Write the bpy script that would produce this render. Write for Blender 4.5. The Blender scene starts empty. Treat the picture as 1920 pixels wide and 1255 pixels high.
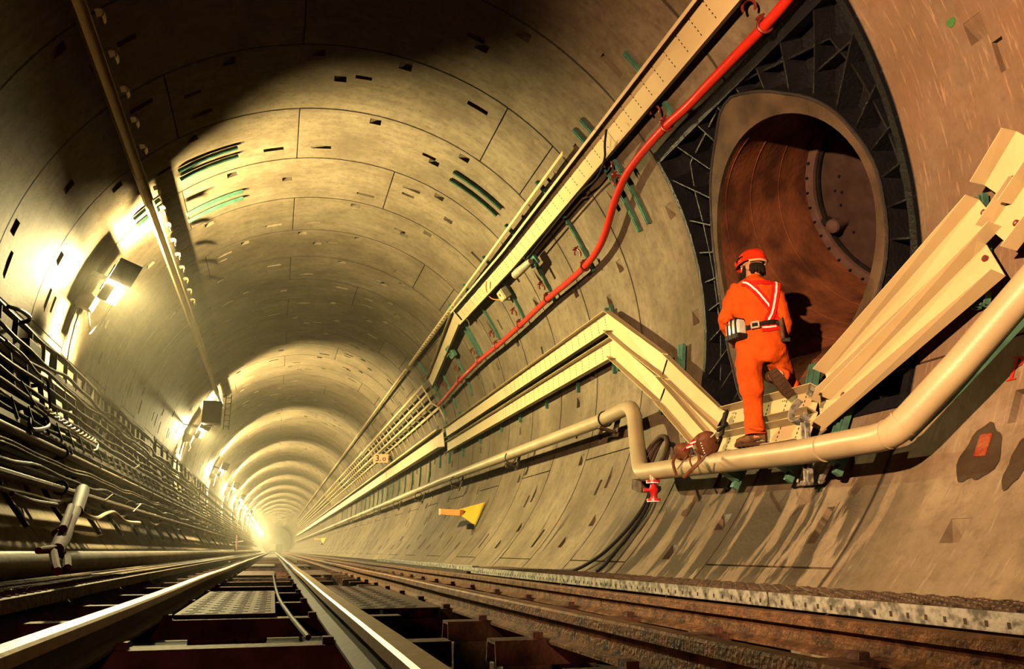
import bpy, math, random
from mathutils import Vector, Matrix
from mathutils.bvhtree import BVHTree
random.seed(7)
scene = bpy.context.scene
col = scene.collection
V = Vector
R = 3.8                     # inner radius of the tunnel lining, axis along +Y at x=0 z=0
RW = 1.6                    # ring width
Y0 = 9.291                  # joint plane 0
rad = math.radians
# ------------------------------------------------------------------ camera
FPX, YAW, PITCH = 1500.0, 0.28022, 0.264169
CAM = V((-0.6605, 0.0, -2.5314))
cyw, syw, cp, sp = math.cos(YAW), math.sin(YAW), math.cos(PITCH), math.sin(PITCH)
FW = V((syw*cp, cyw*cp, sp)); RT = V((cyw, -syw, 0)); UP = RT.cross(FW)
cam = bpy.data.objects.new('camera', bpy.data.cameras.new('camera'))
cam.data.sensor_width = 36; cam.data.lens = FPX*36/1920; cam.data.clip_start = .02; cam.data.clip_end = 600
cam.matrix_world = Matrix.Translation(CAM) @ Matrix((RT, UP, -FW)).transposed().to_4x4()
col.objects.link(cam); scene.camera = cam

def ray(px, py): return RT*((px-960)/FPX) - UP*((py-627.5)/FPX) + FW
def U(px, py, r=R):         # point of the lining cylinder of radius r seen at a photo pixel
    d = ray(px, py); a = d.x**2+d.z**2; b = CAM.x*d.x+CAM.z*d.z; c = CAM.x**2+CAM.z**2-r*r
    t = (-b+math.sqrt(b*b-a*c))/a
    return CAM+d*t
def UT(px, py, r=R):        # same, as (theta degrees, y)
    p = U(px, py, r); return math.degrees(math.atan2(p.z, p.x)), p.y
def onY(px, py, y): d = ray(px, py); return CAM+d*(y/d.y)
def WP(th, y, r=R): return V((r*math.cos(rad(th)), y, r*math.sin(rad(th))))
def inward(p): return V((-p.x, 0, -p.z)).normalized()

# ------------------------------------------------------------------ materials
def newmat(name):
    m = bpy.data.materials.new(name); m.use_nodes = True
    nt = m.node_tree; b = nt.nodes['Principled BSDF']
    return m, nt, b
def N(nt, t, **k):
    n = nt.nodes.new(t)
    for a, v in k.items(): setattr(n, a, v)
    return n
def plain(name, c, rough=.6, metal=0, var=.25, scale=6, bump=.15, bscale=40, c2=None, thr=None, spec=None):
    m, nt, b = newmat(name); L = nt.links
    tc = N(nt, 'ShaderNodeTexCoord'); nz = N(nt, 'ShaderNodeTexNoise'); nz.inputs['Scale'].default_value = scale
    nz.inputs['Detail'].default_value = 6
    L.new(tc.outputs['Object'], nz.inputs['Vector'])
    cr = N(nt, 'ShaderNodeValToRGB')
    d = c2 if c2 else tuple(x*(1-var*1.3) for x in c)
    lo, hi = thr if thr else (.32, .68)
    cr.color_ramp.elements[0].position = lo; cr.color_ramp.elements[1].position = hi
    cr.color_ramp.elements[0].color = (*d, 1); cr.color_ramp.elements[1].color = (*c, 1)
    L.new(nz.outputs['Fac'], cr.inputs['Fac']); L.new(cr.outputs['Color'], b.inputs['Base Color'])
    b.inputs['Roughness'].default_value = rough; b.inputs['Metallic'].default_value = metal
    if spec is None and rough >= .45 and metal < .35: spec = .15
    if spec is not None: b.inputs['Specular IOR Level'].default_value = spec
    if bump:
        n2 = N(nt, 'ShaderNodeTexNoise'); n2.inputs['Scale'].default_value = bscale; n2.inputs['Detail'].default_value = 4
        L.new(tc.outputs['Object'], n2.inputs['Vector'])
        bp = N(nt, 'ShaderNodeBump'); bp.inputs['Strength'].default_value = bump; bp.inputs['Distance'].default_value = .02
        L.new(n2.outputs['Fac'], bp.inputs['Height']); L.new(bp.outputs['Normal'], b.inputs['Normal'])
    return m
def emit(name, c, s):
    m, nt, b = newmat(name)
    b.inputs['Base Color'].default_value = (*c, 1); b.inputs['Emission Color'].default_value = (*c, 1)
    b.inputs['Emission Strength'].default_value = s
    return m
def concrete():
    m, nt, b = newmat('precast_concrete'); L = nt.links
    uv = N(nt, 'ShaderNodeUVMap')                  # u = arc length round the ring, v = distance along the tunnel
    def noise(sx, sy, sc, det=6, rough=.6):
        mp = N(nt, 'ShaderNodeMapping'); mp.inputs['Scale'].default_value = (sx, sy, 1)
        L.new(uv.outputs['UV'], mp.inputs['Vector'])
        n = N(nt, 'ShaderNodeTexNoise'); n.inputs['Scale'].default_value = sc; n.inputs['Detail'].default_value = det
        n.inputs['Roughness'].default_value = rough
        L.new(mp.outputs['Vector'], n.inputs['Vector']); return n.outputs['Fac']
    def rng(x, a, b_, c=0, d=1):
        r = N(nt, 'ShaderNodeMapRange'); r.clamp = True
        for i, v in enumerate((a, b_, c, d)): r.inputs[i+1].default_value = v
        L.new(x, r.inputs[0]); return r.outputs[0]
    def mul(x, y):
        q = N(nt, 'ShaderNodeMath', operation='MULTIPLY'); L.new(x, q.inputs[0])
        if isinstance(y, float): q.inputs[1].default_value = y
        else: L.new(y, q.inputs[1])
        return q.outputs[0]
    def mix(fac, a, c):
        q = N(nt, 'ShaderNodeMix', data_type='RGBA')
        if isinstance(fac, float): q.inputs[0].default_value = fac
        else: L.new(fac, q.inputs[0])
        for i, v in ((6, a), (7, c)):
            if isinstance(v, tuple): q.inputs[i].default_value = (*v, 1)
            else: L.new(v, q.inputs[i])
        return q.outputs[2]
    big = noise(1, 1, .7); fine = noise(1, 1, 9, 8, .7); streak = noise(.25, 5, 1.2, 5); scr = noise(1.2, 14, 3, 3)
    c = mix(rng(big, .35, .65), (.122, .090, .055), (.245, .190, .122))
    c = mix(mul(rng(streak, .45, .75), .45), c, (.10, .073, .045))
    med = noise(1, 1.3, 2.6, 7, .75); c = mix(mul(rng(med, .46, .68), .55), c, (.085, .058, .034))
    c = mix(mul(rng(fine, .48, .72), .55), c, (.065, .046, .027))
    c = mix(mul(rng(scr, .60, .74), .35), c, (.33, .28, .20))
    sep = N(nt, 'ShaderNodeSeparateXYZ'); L.new(uv.outputs['UV'], sep.inputs[0])
    u, v = sep.outputs[0], sep.outputs[1]
    # wet run marks under the opening and lower down the wall
    run = noise(.42, 2.6, 1.25, 7, .66)
    gate_u = mul(rng(u, -3.55, -3.0), rng(u, -1.75, -2.35))
    gate_v = mul(rng(v, 3.9, 4.7), rng(v, 9.3, 8.2))
    wet = mul(mul(rng(run, .47, .50), gate_u), gate_v)
    run2 = noise(.5, 4.5, 1.1, 4, .5)
    gu2 = mul(rng(u, -3.4, -2.9), rng(u, -1.9, -2.4))
    wet2 = mul(mul(rng(run2, .63, .65), gu2), rng(v, 8, 9))
    seam = noise(.3, 3.0, 1.0, 3, .5)
    mx = N(nt, 'ShaderNodeMath', operation='MAXIMUM'); L.new(wet, mx.inputs[0]); L.new(wet2, mx.inputs[1])
    wetf = mx.outputs[0]
    c = mix(mul(wetf, .88), c, (.026, .019, .012))
    # rusty dust on the wall beyond the opening
    rustn = noise(.8, .8, 1.6, 6, .7)
    c = mix(mul(mul(rng(v, 5.2, 4.3), rng(u, -2.3, -1.3)), rng(rustn, .3, .68, .15, .85)), c, (.19, .10, .055))
    c = mix(mul(mul(mul(rng(v, 5.2, 4.3), rng(u, -2.3, -1.3)), rng(scr, .56, .72)), .5), c, (.42, .27, .17))
    # dirt packed in the ring joints
    a1 = N(nt, 'ShaderNodeMath', operation='MULTIPLY_ADD'); L.new(v, a1.inputs[0]); a1.inputs[1].default_value = 1/RW; a1.inputs[2].default_value = -Y0/RW+100.5
    a2 = N(nt, 'ShaderNodeMath', operation='FRACT'); L.new(a1.outputs[0], a2.inputs[0])
    a3 = N(nt, 'ShaderNodeMath', operation='SUBTRACT'); L.new(a2.outputs[0], a3.inputs[0]); a3.inputs[1].default_value = .5
    a4 = N(nt, 'ShaderNodeMath', operation='ABSOLUTE'); L.new(a3.outputs[0], a4.inputs[0])
    a5 = N(nt, 'ShaderNodeMath', operation='MULTIPLY_ADD'); L.new(med, a5.inputs[0]); a5.inputs[1].default_value = -.022; L.new(a4.outputs[0], a5.inputs[2])
    c = mix(mul(rng(a5.outputs[0], .004, -.002), .85), c, (.035, .026, .017))
    L.new(c, b.inputs['Base Color'])
    L.new(rng(wetf, 0, 1, .78, .38), b.inputs['Roughness'])
    b.inputs['Specular IOR Level'].default_value = .25
    bp = N(nt, 'ShaderNodeBump'); bp.inputs['Strength'].default_value = .35; bp.inputs['Distance'].default_value = .015
    L.new(noise(1, 1, 30, 6, .7), bp.inputs['Height']); L.new(bp.outputs['Normal'], b.inputs['Normal'])
    return m
M = dict(
    conc=concrete(),
    joint=plain('joint_gasket', (.03, .026, .02), .9),
    floor=plain('dirty_invert', (.045, .032, .022), .7, var=.6, scale=3, bump=.6, bscale=14),
    iron=plain('black_cast_iron', (.010, .010, .012), .36, 0, spec=.35, bump=.5, bscale=30),
    ironedge=plain('worn_iron_edge', (.06, .05, .045), .4, .4, bump=.5, bscale=30),
    collar=plain('weathered_steel_collar', (.13, .085, .05), .6, .2, c2=(.05, .032, .02), scale=3, bump=.3),
    rust=plain('rusty_steel_pipe', (.25, .085, .038), .6, .1, c2=(.09, .032, .018), scale=2.2, bump=.4, bscale=18, thr=(.38, .62)),
    bulk=plain('brown_painted_steel', (.085, .05, .04), .5, .2, bump=.1),
    flange=plain('grey_pink_flange', (.17, .10, .085), .5, .2, bump=.1),
    yellow=plain('cream_tray_steel', (.70, .54, .28), .42, .1, var=.10, scale=2, bump=.04),
    yellowd=plain('slot_dark', (.05, .035, .02), .9, bump=0),
    green=plain('green_channel_steel', (.10, .24, .17), .45, .3, var=.3, scale=10, bump=.1),
    red=plain('red_hose', (.62, .025, .012), .32, 0, var=.15, bump=.05),
    rclamp=plain('dark_red_clamp', (.22, .03, .02), .4, .3),
    oxide=plain('oxide_red_iron', (.10, .028, .02), .8, 0, var=.5, spec=.15),
    redp=plain('red_valve_paint', (.60, .02, .02), .35, 0, var=.2),
    pipe=plain('cream_painted_pipe', (.45, .35, .20), .38, .05, var=.18, scale=3, bump=.05),
    pipeold=plain('grimy_pipe', (.10, .070, .038), .6, 0, var=.5, scale=4, spec=.15),
    cable=plain('black_cable', (.012, .010, .009), .6, 0, spec=.12),
    cableb=plain('brown_cable', (.06, .036, .022), .6, 0, spec=.2),
    steel=plain('galvanised_steel', (.34, .32, .27), .5, .4, c2=(.10, .09, .07), scale=22, thr=(.40, .58)),
    dark=plain('dark_steel', (.020, .016, .013), .7, 0, var=.4, spec=.12),
    rail=plain('worn_rail_steel', (.24, .165, .085), .5, .5, var=.3, scale=14, bump=.12),
    railrust=plain('rusty_rail_steel', (.17, .08, .035), .6, .3, var=.6, scale=14, bump=.5, bscale=60),
    tie=plain('rusty_sleeper_steel', (.10, .045, .03), .7, .1, var=.6, scale=7, bump=.5),
    wood=plain('wet_timber_block', (.12, .08, .05), .6, 0, var=.6, scale=10, bump=.6),
    plate=plain('dirty_steel_plate', (.085, .050, .038), .7, 0, c2=(.03, .018, .014), scale=9, bump=.7, bscale=26),
    grate=plain('muddy_walkway_plate', (.13, .092, .06), .7, 0, c2=(.035, .025, .017), scale=12, bump=.9, bscale=28),
    glass=emit('lamp_glass', (1.0, .81, .36), 18500),
    glassnear=emit('near_lamp_glass', (1.0, .56, .27), 1500),
    lampbody=plain('lamp_housing', (.45, .40, .28), .5, .3),
    orange=plain('orange_coverall_cloth', (.62, .080, .006), .85, 0, var=.2, scale=7, bump=.8, bscale=9),
    redstrap=plain('red_harness_webbing', (.72, .012, .008), .6, 0, var=.1),
    white=plain('white_reflective_strip', (.85, .82, .78), .35, 0, var=.05),
    helmet=plain('red_helmet_shell', (.72, .030, .008), .18, 0, var=.05, bump=0),
    skin=plain('skin', (.48, .22, .12), .55, 0, var=.1, bump=.05),
    hair=plain('dark_hair', (.020, .012, .008), .7, 0, bump=.8, bscale=120),
    belt=plain('black_belt', (.018, .014, .012), .5, 0),
    chrome=plain('polished_case', (.78, .74, .64), .2, .35, var=.1, bump=0),
    boot=plain('muddy_boot_leather', (.20, .095, .04), .8, 0, var=.5, scale=20, bump=.7, bscale=60),
    sole=plain('boot_sole', (.07, .035, .02), .8, 0, bump=.6, bscale=50),
    leather=plain('brown_leather', (.16, .06, .025), .45, 0, var=.4, scale=12, bump=.3),
    ybr=plain('yellow_painted_bracket', (.75, .46, .05), .5, 0, var=.1),
    obr=plain('orange_painted_bracket', (.72, .24, .03), .5, 0, var=.1),
    sign=plain('salmon_sign_plate', (.72, .38, .20), .6, 0, var=.05, bump=0),
    ink=plain('black_ink', (.01, .01, .01), .7, 0, bump=0),
    stencil=plain('red_stencil_paint', (.50, .025, .012), .7, 0, bump=0),
    gpaint=plain('green_spray_paint', (.07, .22, .06), .8, 0, bump=0),
    patch=plain('red_core_patch', (.20, .022, .010), .8, 0, c2=(.24, .075, .03), scale=14, bump=.6),
    stain=plain('wet_stain', (.05, .034, .02), .5, 0, bump=.3),
)

# ------------------------------------------------------------------ mesh helpers
class MB:
    def __init__(s): s.v = []; s.f = []; s.m = []; s.uv = {}; s.mi = 0
    def add(s, vs, fs, uvs=None):
        o = len(s.v); s.v += [tuple(x) for x in vs]
        for k, f in enumerate(fs):
            s.f.append(tuple(i+o for i in f)); s.m.append(s.mi)
            if uvs: s.uv[len(s.f)-1] = [uvs[i] for i in f]
        return s
    def box(s, c, sx, sy, sz, ax=None):
        c = V(c); X, Y, Z = ax if ax else (V((1, 0, 0)), V((0, 1, 0)), V((0, 0, 1)))
        vs = [c+X*(a*sx/2)+Y*(b*sy/2)+Z*(d*sz/2) for a in (-1, 1) for b in (-1, 1) for d in (-1, 1)]
        s.add(vs, [(0, 1, 3, 2), (4, 6, 7, 5), (0, 4, 5, 1), (2, 3, 7, 6), (0, 2, 6, 4), (1, 5, 7, 3)]); return s
    def bar(s, p, q, w, h, up=(0, 0, 1)):
        p, q, up = V(p), V(q), V(up); y = (q-p); L = y.length; y.normalize()
        x = y.cross(up)
        if x.length < 1e-4: x = y.cross(V((1, 0, 0)))
        x.normalize(); z = x.cross(y)
        return s.box((p+q)/2, w, L, h, (x, y, z))
    def loft(s, rings, cap=True, closed=False):
        n = len(rings[0]); vs = [p for r in rings for p in r]; fs = []
        K = len(rings)
        for i in range(K if closed else K-1):
            a, b = i*n, ((i+1) % K)*n
            for j in range(n): fs.append((a+j, a+(j+1) % n, b+(j+1) % n, b+j))
        if cap and not closed: fs.append(tuple(range(n-1, -1, -1))); fs.append(tuple((K-1)*n+j for j in range(n)))
        return s.add(vs, fs)
    def tube(s, pts, r, n=10, cap=True, up=None):
        pts = [V(p) for p in pts]; rs = r if isinstance(r, (list, tuple)) else [r]*len(pts)
        rings = []; prev = None
        for i, p in enumerate(pts):
            t = (pts[min(i+1, len(pts)-1)]-pts[max(i-1, 0)]).normalized()
            if prev is None:
                x = t.cross(V((0, 0, 1)));
                if x.length < .1: x = t.cross(V((1, 0, 0)))
            else: x = prev-t*prev.dot(t)
            x.normalize(); prev = x; y = t.cross(x)
            rings.append([p+x*(rs[i]*math.cos(a))+y*(rs[i]*math.sin(a)) for a in (2*math.pi*k/n for k in range(n))])
        return s.loft(rings, cap)
    def sweep(s, prof, pts, outs=None):   # prof (side, out) pairs; outs = out vector at each point
        pts = [V(p) for p in pts]; rings = []
        for i, p in enumerate(pts):
            t = (pts[min(i+1, len(pts)-1)]-pts[max(i-1, 0)]).normalized()
            o = V(outs[i]) if outs else inward(p)
            o = (o-t*o.dot(t)).normalized(); sd = t.cross(o)
            rings.append([p+sd*a+o*b for a, b in prof])
        n = len(prof); vs = [q for r in rings for q in r]; fs = []
        for i in range(len(rings)-1):
            for j in range(n): fs.append((i*n+j, i*n+(j+1) % n, (i+1)*n+(j+1) % n, (i+1)*n+j))
        fs.append(tuple(range(n-1, -1, -1))); fs.append(tuple((len(rings)-1)*n+j for j in range(n)))
        return s.add(vs, fs)
    def ball(s, c, rx, ry=None, rz=None, n=12, k=8, ax=None):
        ry = ry or rx; rz = rz or rx; c = V(c); X, Y, Z = ax if ax else (V((1, 0, 0)), V((0, 1, 0)), V((0, 0, 1)))
        vs = [c+Z*rz]; fs = []
        for i in range(1, k):
            a = math.pi*i/k
            for j in range(n):
                b = 2*math.pi*j/n
                vs.append(c+X*(rx*math.sin(a)*math.cos(b))+Y*(ry*math.sin(a)*math.sin(b))+Z*(rz*math.cos(a)))
        vs.append(c-Z*rz); e = len(vs)-1
        for j in range(n):
            fs.append((0, 1+j, 1+(j+1) % n)); fs.append((e, e-n+(j+1) % n, e-n+j))
            for i in range(k-2): a = 1+i*n; fs.append((a+j, a+n+j, a+n+(j+1) % n, a+(j+1) % n))
        return s.add(vs, fs)
    def cyl(s, p, q, r, n=16): return s.tube([p, q], r, n)
    def build(s, name, mat, parent=None, smooth=False, bevel=0):
        me = bpy.data.meshes.new(name); me.from_pydata(s.v, [], s.f)
        for x in (mat if isinstance(mat, (list, tuple)) else [mat]): me.materials.append(x)
        for p, mi in zip(me.polygons, s.m): p.material_index = mi
        if s.uv:
            ul = me.uv_layers.new(name='UVMap')
            for fi, us in s.uv.items():
                for li, u in zip(me.polygons[fi].loop_indices, us): ul.data[li].uv = u
        me.validate(); me.update()
        if smooth:
            for p in me.polygons: p.use_smooth = True
            try: me.set_sharp_from_angle(angle=rad(38))
            except Exception: pass
        o = bpy.data.objects.new(name, me); col.objects.link(o)
        if parent: o.parent = parent; o.matrix_parent_inverse = Matrix.Translation(-V(parent.location))
        if bevel:
            b = o.modifiers.new('bevel', 'BEVEL'); b.width = bevel; b.segments = 2; b.limit_method = 'ANGLE'
        return o
def tag(o, label=None, cat=None, group=None, kind=None):
    if label: o['label'] = label
    if cat: o['category'] = cat
    if group: o['group'] = group
    if kind: o['kind'] = kind
    return o
def empty(name, loc, label, cat, group=None):
    o = bpy.data.objects.new(name, None); o.empty_display_size = .1; o.location = loc; col.objects.link(o)
    return tag(o, label, cat, group)
def spline(pts, n=8):
    pts = [V(p) for p in pts]; out = []
    for i in range(len(pts)-1):
        p0, p1, p2, p3 = pts[max(i-1, 0)], pts[i], pts[i+1], pts[min(i+2, len(pts)-1)]
        for k in range(n):
            t = k/n
            out.append(.5*((2*p1)+(p2-p0)*t+(2*p0-5*p1+4*p2-p3)*t*t+(3*p1-p0-3*p2+p3)*t**3))
    out.append(pts[-1]); return out
ORD = ['nearest', 'second nearest', 'third nearest', 'fourth nearest', 'fifth nearest', 'sixth nearest', 'seventh nearest', 'eighth nearest', 'ninth nearest', 'tenth nearest', 'eleventh nearest', 'twelfth nearest', 'thirteenth nearest', 'fourteenth nearest', 'fifteenth nearest', 'sixteenth nearest', 'seventeenth nearest', 'eighteenth nearest', 'nineteenth nearest', 'twentieth nearest']
def ordn(i): return ORD[i] if i < len(ORD) else 'number %d from the camera' % (i+1)
#NEXT
# ------------------------------------------------------------------ the lining
OY0, OY1, OT0, OT1 = Y0-3*RW, Y0-RW, -24.2, 30.5       # the iron panel replaces two rings here
EVEN = [-60, -19.5, 47.0, 59.0, 128, 177, 240]
EVEN2 = [-60, -19.5, 41, 77.0, 130, 177, 240]
ODD = [-60, -44.0, 35.6, 101.5, 175.9, 240]
def ring_joints(k):
    return ODD if k % 2 else (EVEN2 if k % 4 == 2 else EVEN)
def lin_cells(mb, jt, ta, tb, ya, yb, pockets, dt, dy, gap=.0045):
    """one precast segment: curved face with turned-in edges and cast pockets"""
    ga = math.degrees(gap/R)
    ta += ga; tb -= ga; ya += gap; yb -= gap
    ts = {ta, tb}; ys = {ya, yb}
    n = max(1, round((tb-ta)/dt)); ts |= {ta+(tb-ta)*i/n for i in range(n+1)}
    n = max(1, round((yb-ya)/dy)); ys |= {ya+(yb-ya)*i/n for i in range(n+1)}
    pk = [p for p in pockets if p[0] > ta+.2 and p[1] < tb-.2]
    for p in pk: ts |= {p[0], p[1]}; ys |= {ya+p[2], ya+p[3]}
    ts = sorted(ts); ys = sorted(ys)
    def clean(a):
        o = [a[0]]
        for x in a[1:]:
            if x-o[-1] > 1e-4: o.append(x)
        return o
    ts, ys = clean(ts), clean(ys)
    vs = []; uv = []; fs = []
    for t in ts:
        for y in ys: vs.append(WP(t, y)); uv.append((rad(t)*R, y))
    W_ = len(ys)
    for i in range(len(ts)-1):
        for j in range(W_-1):
            tm, ym = (ts[i]+ts[i+1])/2, (ys[j]+ys[j+1])/2-ya
            if any(p[0] < tm < p[1] and p[2] < ym < p[3] for p in pk): continue
            fs.append((i*W_+j, (i+1)*W_+j, (i+1)*W_+j+1, i*W_+j+1))
    mb.mi = 0; mb.add(vs, fs, uv)
    # turned-in edges down to the gasket
    for (a, b, c, d) in ((ta, ta, ya, yb), (tb, tb, ya, yb)):
        q = [WP(a, c), WP(a, d), WP(a, d, R+.06), WP(a, c, R+.06)]; u = rad(a)*R
        mb.add(q, [(0, 1, 2, 3)], [(u, c), (u, d), (u, d), (u, c)])
    for y in (ya, yb):
        vv = []; uu = []
        for t in ts:
            vv += [WP(t, y), WP(t, y, R+.06)]; uu += [(rad(t)*R, y)]*2
        mb.add(vv, [(2*i, 2*i+1, 2*i+3, 2*i+2) for i in range(len(ts)-1)], uu)
    for p in pk:        # cast pockets: back slopes from one end to the other
        a, b, c, d, dep, sl = p; c += ya; d += ya
        d0 = dep; d1 = .004 if sl else dep
        q = [WP(a, c), WP(a, d), WP(b, d), WP(b, c), WP(a, c, R+d0), WP(a, d, R+d0), WP(b, d, R+d1), WP(b, c, R+d1)]
        u0, u1 = rad(a)*R, rad(b)*R
        us = [(u0, c), (u0, d), (u1, d), (u1, c)]*2
        mb.add(q, [(4, 5, 6, 7), (0, 1, 5, 4), (1, 2, 6, 5), (2, 3, 7, 6), (3, 0, 4, 7)], us)
parts3 = {'wall_right': MB(), 'ceiling': MB(), 'wall_left': MB()}
def which(t): return 'wall_right' if t < 38 else ('ceiling' if t < 103 else 'wall_left')
for k in range(-9, 150):
    ya, yb = Y0+k*RW, Y0+(k+1)*RW
    if ya > 235: break
    js = list(ring_joints(k))
    far = ya > 48
    if k in (-3, -2):
        js = sorted(set(js) | {OT0, OT1})
    rr = random.Random(k+50)
    for ta, tb in zip(js[:-1], js[1:]):
        if k in (-3, -2) and ta >= OT0-.01 and tb <= OT1+.01: continue
        pk = []
        if not far and tb-ta > 14:
            tm = (ta+tb)/2
            pk.append((tm-1.2, tm+1.4, .70, .84, .12, True))                     # lifting socket
            for e, s in ((ta, 1), (tb, -1)):
                for yy in (((.34, .43),) if rr.random() < .5 else ((1.16, 1.25),)):
                    t0, t1 = e+s*3.2, e+s*8.0
                    pk.append((min(t0, t1), max(t0, t1), yy[0], yy[1], .06, s < 0))
            m = int((tb-ta)//22)
            for q in range(1, m+1):
                t0 = ta+(tb-ta)*q/(m+1)+5
                if abs(t0-tm) > 4:
                    pk.append((t0-1.3, t0+1.3, .10, .25, .10, True)); 
                    if q % 2: pk.append((t0+6, t0+9.4, .62, .70, .05, False))
            pk = [p for p in pk if p[1] < tb-1.5 and p[0] > ta+1.5]
        lin_cells(parts3[which((ta+tb)/2)], None, ta, tb, ya, yb, pk, 9 if far else 3.0, 1.6 if far else .4, .0085 if not far else .010)
for nm, mb in parts3.items():
    tag(mb.build(nm, M['conc']), kind='structure')
# gasket strips seen in the joints
gk = MB()
for k in range(-9, 104):
    y = Y0+k*RW
    for a, b in ((-60, OT0), (OT0, OT1), (OT1, 240)):
        if (a, b) == (OT0, OT1) and OY0-.1 < y < OY1+.1: continue
        n = max(2, int((b-a)/6)); ring = []
        pts = [a+(b-a)*i/n for i in range(n+1)]
        vs = []
        for t in pts: vs += [WP(t, y-.03, R+.058), WP(t, y+.03, R+.058)]
        gk.add(vs, [(2*i, 2*i+2, 2*i+3, 2*i+1) for i in range(n)])
    js = list(ring_joints(k))
    for t in js:
        if k in (-3, -2) and OT0 < t < OT1: continue
        gk.add([WP(t-.5, y, R+.058), WP(t+.5, y, R+.058), WP(t+.5, y+RW, R+.058), WP(t-.5, y+RW, R+.058)], [(0, 1, 2, 3)])
tag(gk.build('trim_1', M['joint']), kind='structure')
fl = MB(); fl.add([(-3, -6, -3.28), (3, -6, -3.28), (3, 250, -3.28), (-3, 250, -3.28)], [(0, 1, 2, 3)])
tag(fl.build('floor', M['floor']), kind='structure')
ew = MB(); ew.loft([[WP(360*i/24, 236.6, 3.9) for i in range(24)], [WP(360*i/24, 236.9, 3.9) for i in range(24)]])
tag(ew.build('wall_end', M['floor']), kind='structure')
bw = MB(); bw.loft([[WP(360*i/24, -5.4, 3.9) for i in range(24)], [WP(360*i/24, -5.2, 3.9) for i in range(24)]])
tag(bw.build('wall_behind', M['floor']), kind='structure')

# ------------------------------------------------------------------ cross passage opening
TD = V((.88101667, .12492633, .4562927)); TC = V((3.7, 6.04352534, .23891665)); TR = 1.155
TU = V((0, 1, 0)).cross(TD).normalized(); TU = -TU if TU.z < 0 else TU
TV = TU.cross(TD).normalized()
op = empty('iron_opening', (3.8, 6.09, 0), 'black cast iron framed round opening in the right hand tunnel wall', 'opening')
def rim_pt(a, rho=TR, r=3.78):      # tube generator met with the cylinder
    p = TC+(TV*math.cos(a)+TU*math.sin(a))*rho
    A = TD.x**2+TD.z**2; B = p.x*TD.x+p.z*TD.z; C_ = p.x**2+p.z**2-r*r
    return p+TD*((-B+math.sqrt(B*B-A*C_))/A)
NR = 72
rim = [rim_pt(2*math.pi*i/NR) for i in range(NR)]
def sy(p): return rad(math.degrees(math.atan2(p.z, p.x)))*R, p.y
s_c = sum(sy(p)[0] for p in rim)/NR; y_c = sum(p.y for p in rim)/NR
OUT = [(28.2, 6.16), (26.0, 5.8), (22.8, 5.49), (19.0, 5.19), (12.2, 4.93), (2.2, 4.80), (-2.6, 4.81), (-9.4, 4.94), (-14.0, 5.16), (-17.7, 5.53), (-19.4, 5.9), (-19.2, 6.4), (-17.3, 6.75), (-11.3, 7.02), (-2.4, 7.24), (6.9, 7.29), (15.2, 7.14), (24.4, 6.62), (27.2, 6.38)]
pol = sorted((math.atan2(rad(t)*R-s_c, y-y_c), math.hypot(rad(t)*R-s_c, y-y_c)) for t, y in OUT)
def rad_at(a):
    P = [(x-2*math.pi, r_) for x, r_ in pol]+pol+[(x+2*math.pi, r_) for x, r_ in pol]
    for (x0, r0), (x1, r1) in zip(P[:-1], P[1:]):
        if x0 <= a <= x1: return r0+(r1-r0)*(a-x0)/(x1-x0)
outer = []
for p in rim:
    s_, y_ = sy(p); a = math.atan2(s_-s_c, y_-y_c); r_ = max(rad_at(a), math.hypot(s_-s_c, y_-y_c)+.05)
    outer.append((math.degrees((s_c+r_*math.sin(a))/R), y_c+r_*math.cos(a)))
cm = MB()
ov = [WP(t, y, 3.78) for t, y in outer]; ob = [WP(t, y, 4.06) for t, y in outer]
rimb = [rim_pt(2*math.pi*i/NR, TR, 3.84) for i in range(NR)]
mid = [(a+b)/2 for a, b in zip(ov, rim)]; mid = [m_.normalized()*0+V((m_.x, m_.y, m_.z)) for m_ in mid]
cm.loft([ov, [m_-inward(m_)*.0 for m_ in mid], rim, rimb], cap=False)
cm.build('collar', M['collar'], op, smooth=True); cm = MB(); cm.loft([ob, ov], cap=False); cm.build('collar_edge', M['iron'], op, smooth=True)
lip = MB(); lip.tube(ov+[ov[0], ov[1]], .016, 6, cap=False); lip.build('collar_lip', M['ironedge'], op, smooth=True)
# tube
TLEN = 1.945
tb_ = MB(); NS = 8; rings = []
for j in range(NS+1):
    rg = []
    for i in range(NR):
        a = 2*math.pi*i/NR; p0 = rimb[i]; e = TC+(TV*math.cos(a)+TU*math.sin(a))*TR+TD*TLEN
        rg.append(p0+(e-p0)*(j/NS))
    rings.append(rg)
tb_.loft(rings, cap=False); tb_.build('tube', M['rust'], op, smooth=True)
def disc(T, r0, r1, nm, mat, th=.03, n=64):
    mb = MB()
    def rg(r, t): return [TC+TD*t+(TV*math.cos(2*math.pi*i/n)+TU*math.sin(2*math.pi*i/n))*r for i in range(n)]
    mb.loft([rg(r1, T+th), rg(r1, T), rg(max(r0, .001), T), rg(max(r0, .001), T+th)], cap=False)
    return mb.build(nm, mat, op)
for i, T in enumerate((.55, .95, 1.42)):
    mb = MB(); n = 64
    mb.tube([TC+TD*T+(TV*math.cos(2*math.pi*i/n)+TU*math.sin(2*math.pi*i/n))*(TR+.004) for i in range(n+1)], .012, 5, cap=False)
    mb.build('weld_seam', M['rust'], op)
disc(TLEN-.05, TR-.10, TR+.02, 'flange', M['flange'], .05)
disc(TLEN+.02, TR-.125, TR-.09, 'flange_step', M['dark'], .03)
disc(TLEN+.10, .0, TR+.05, 'bulkhead', M['bulk'], .05)
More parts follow.
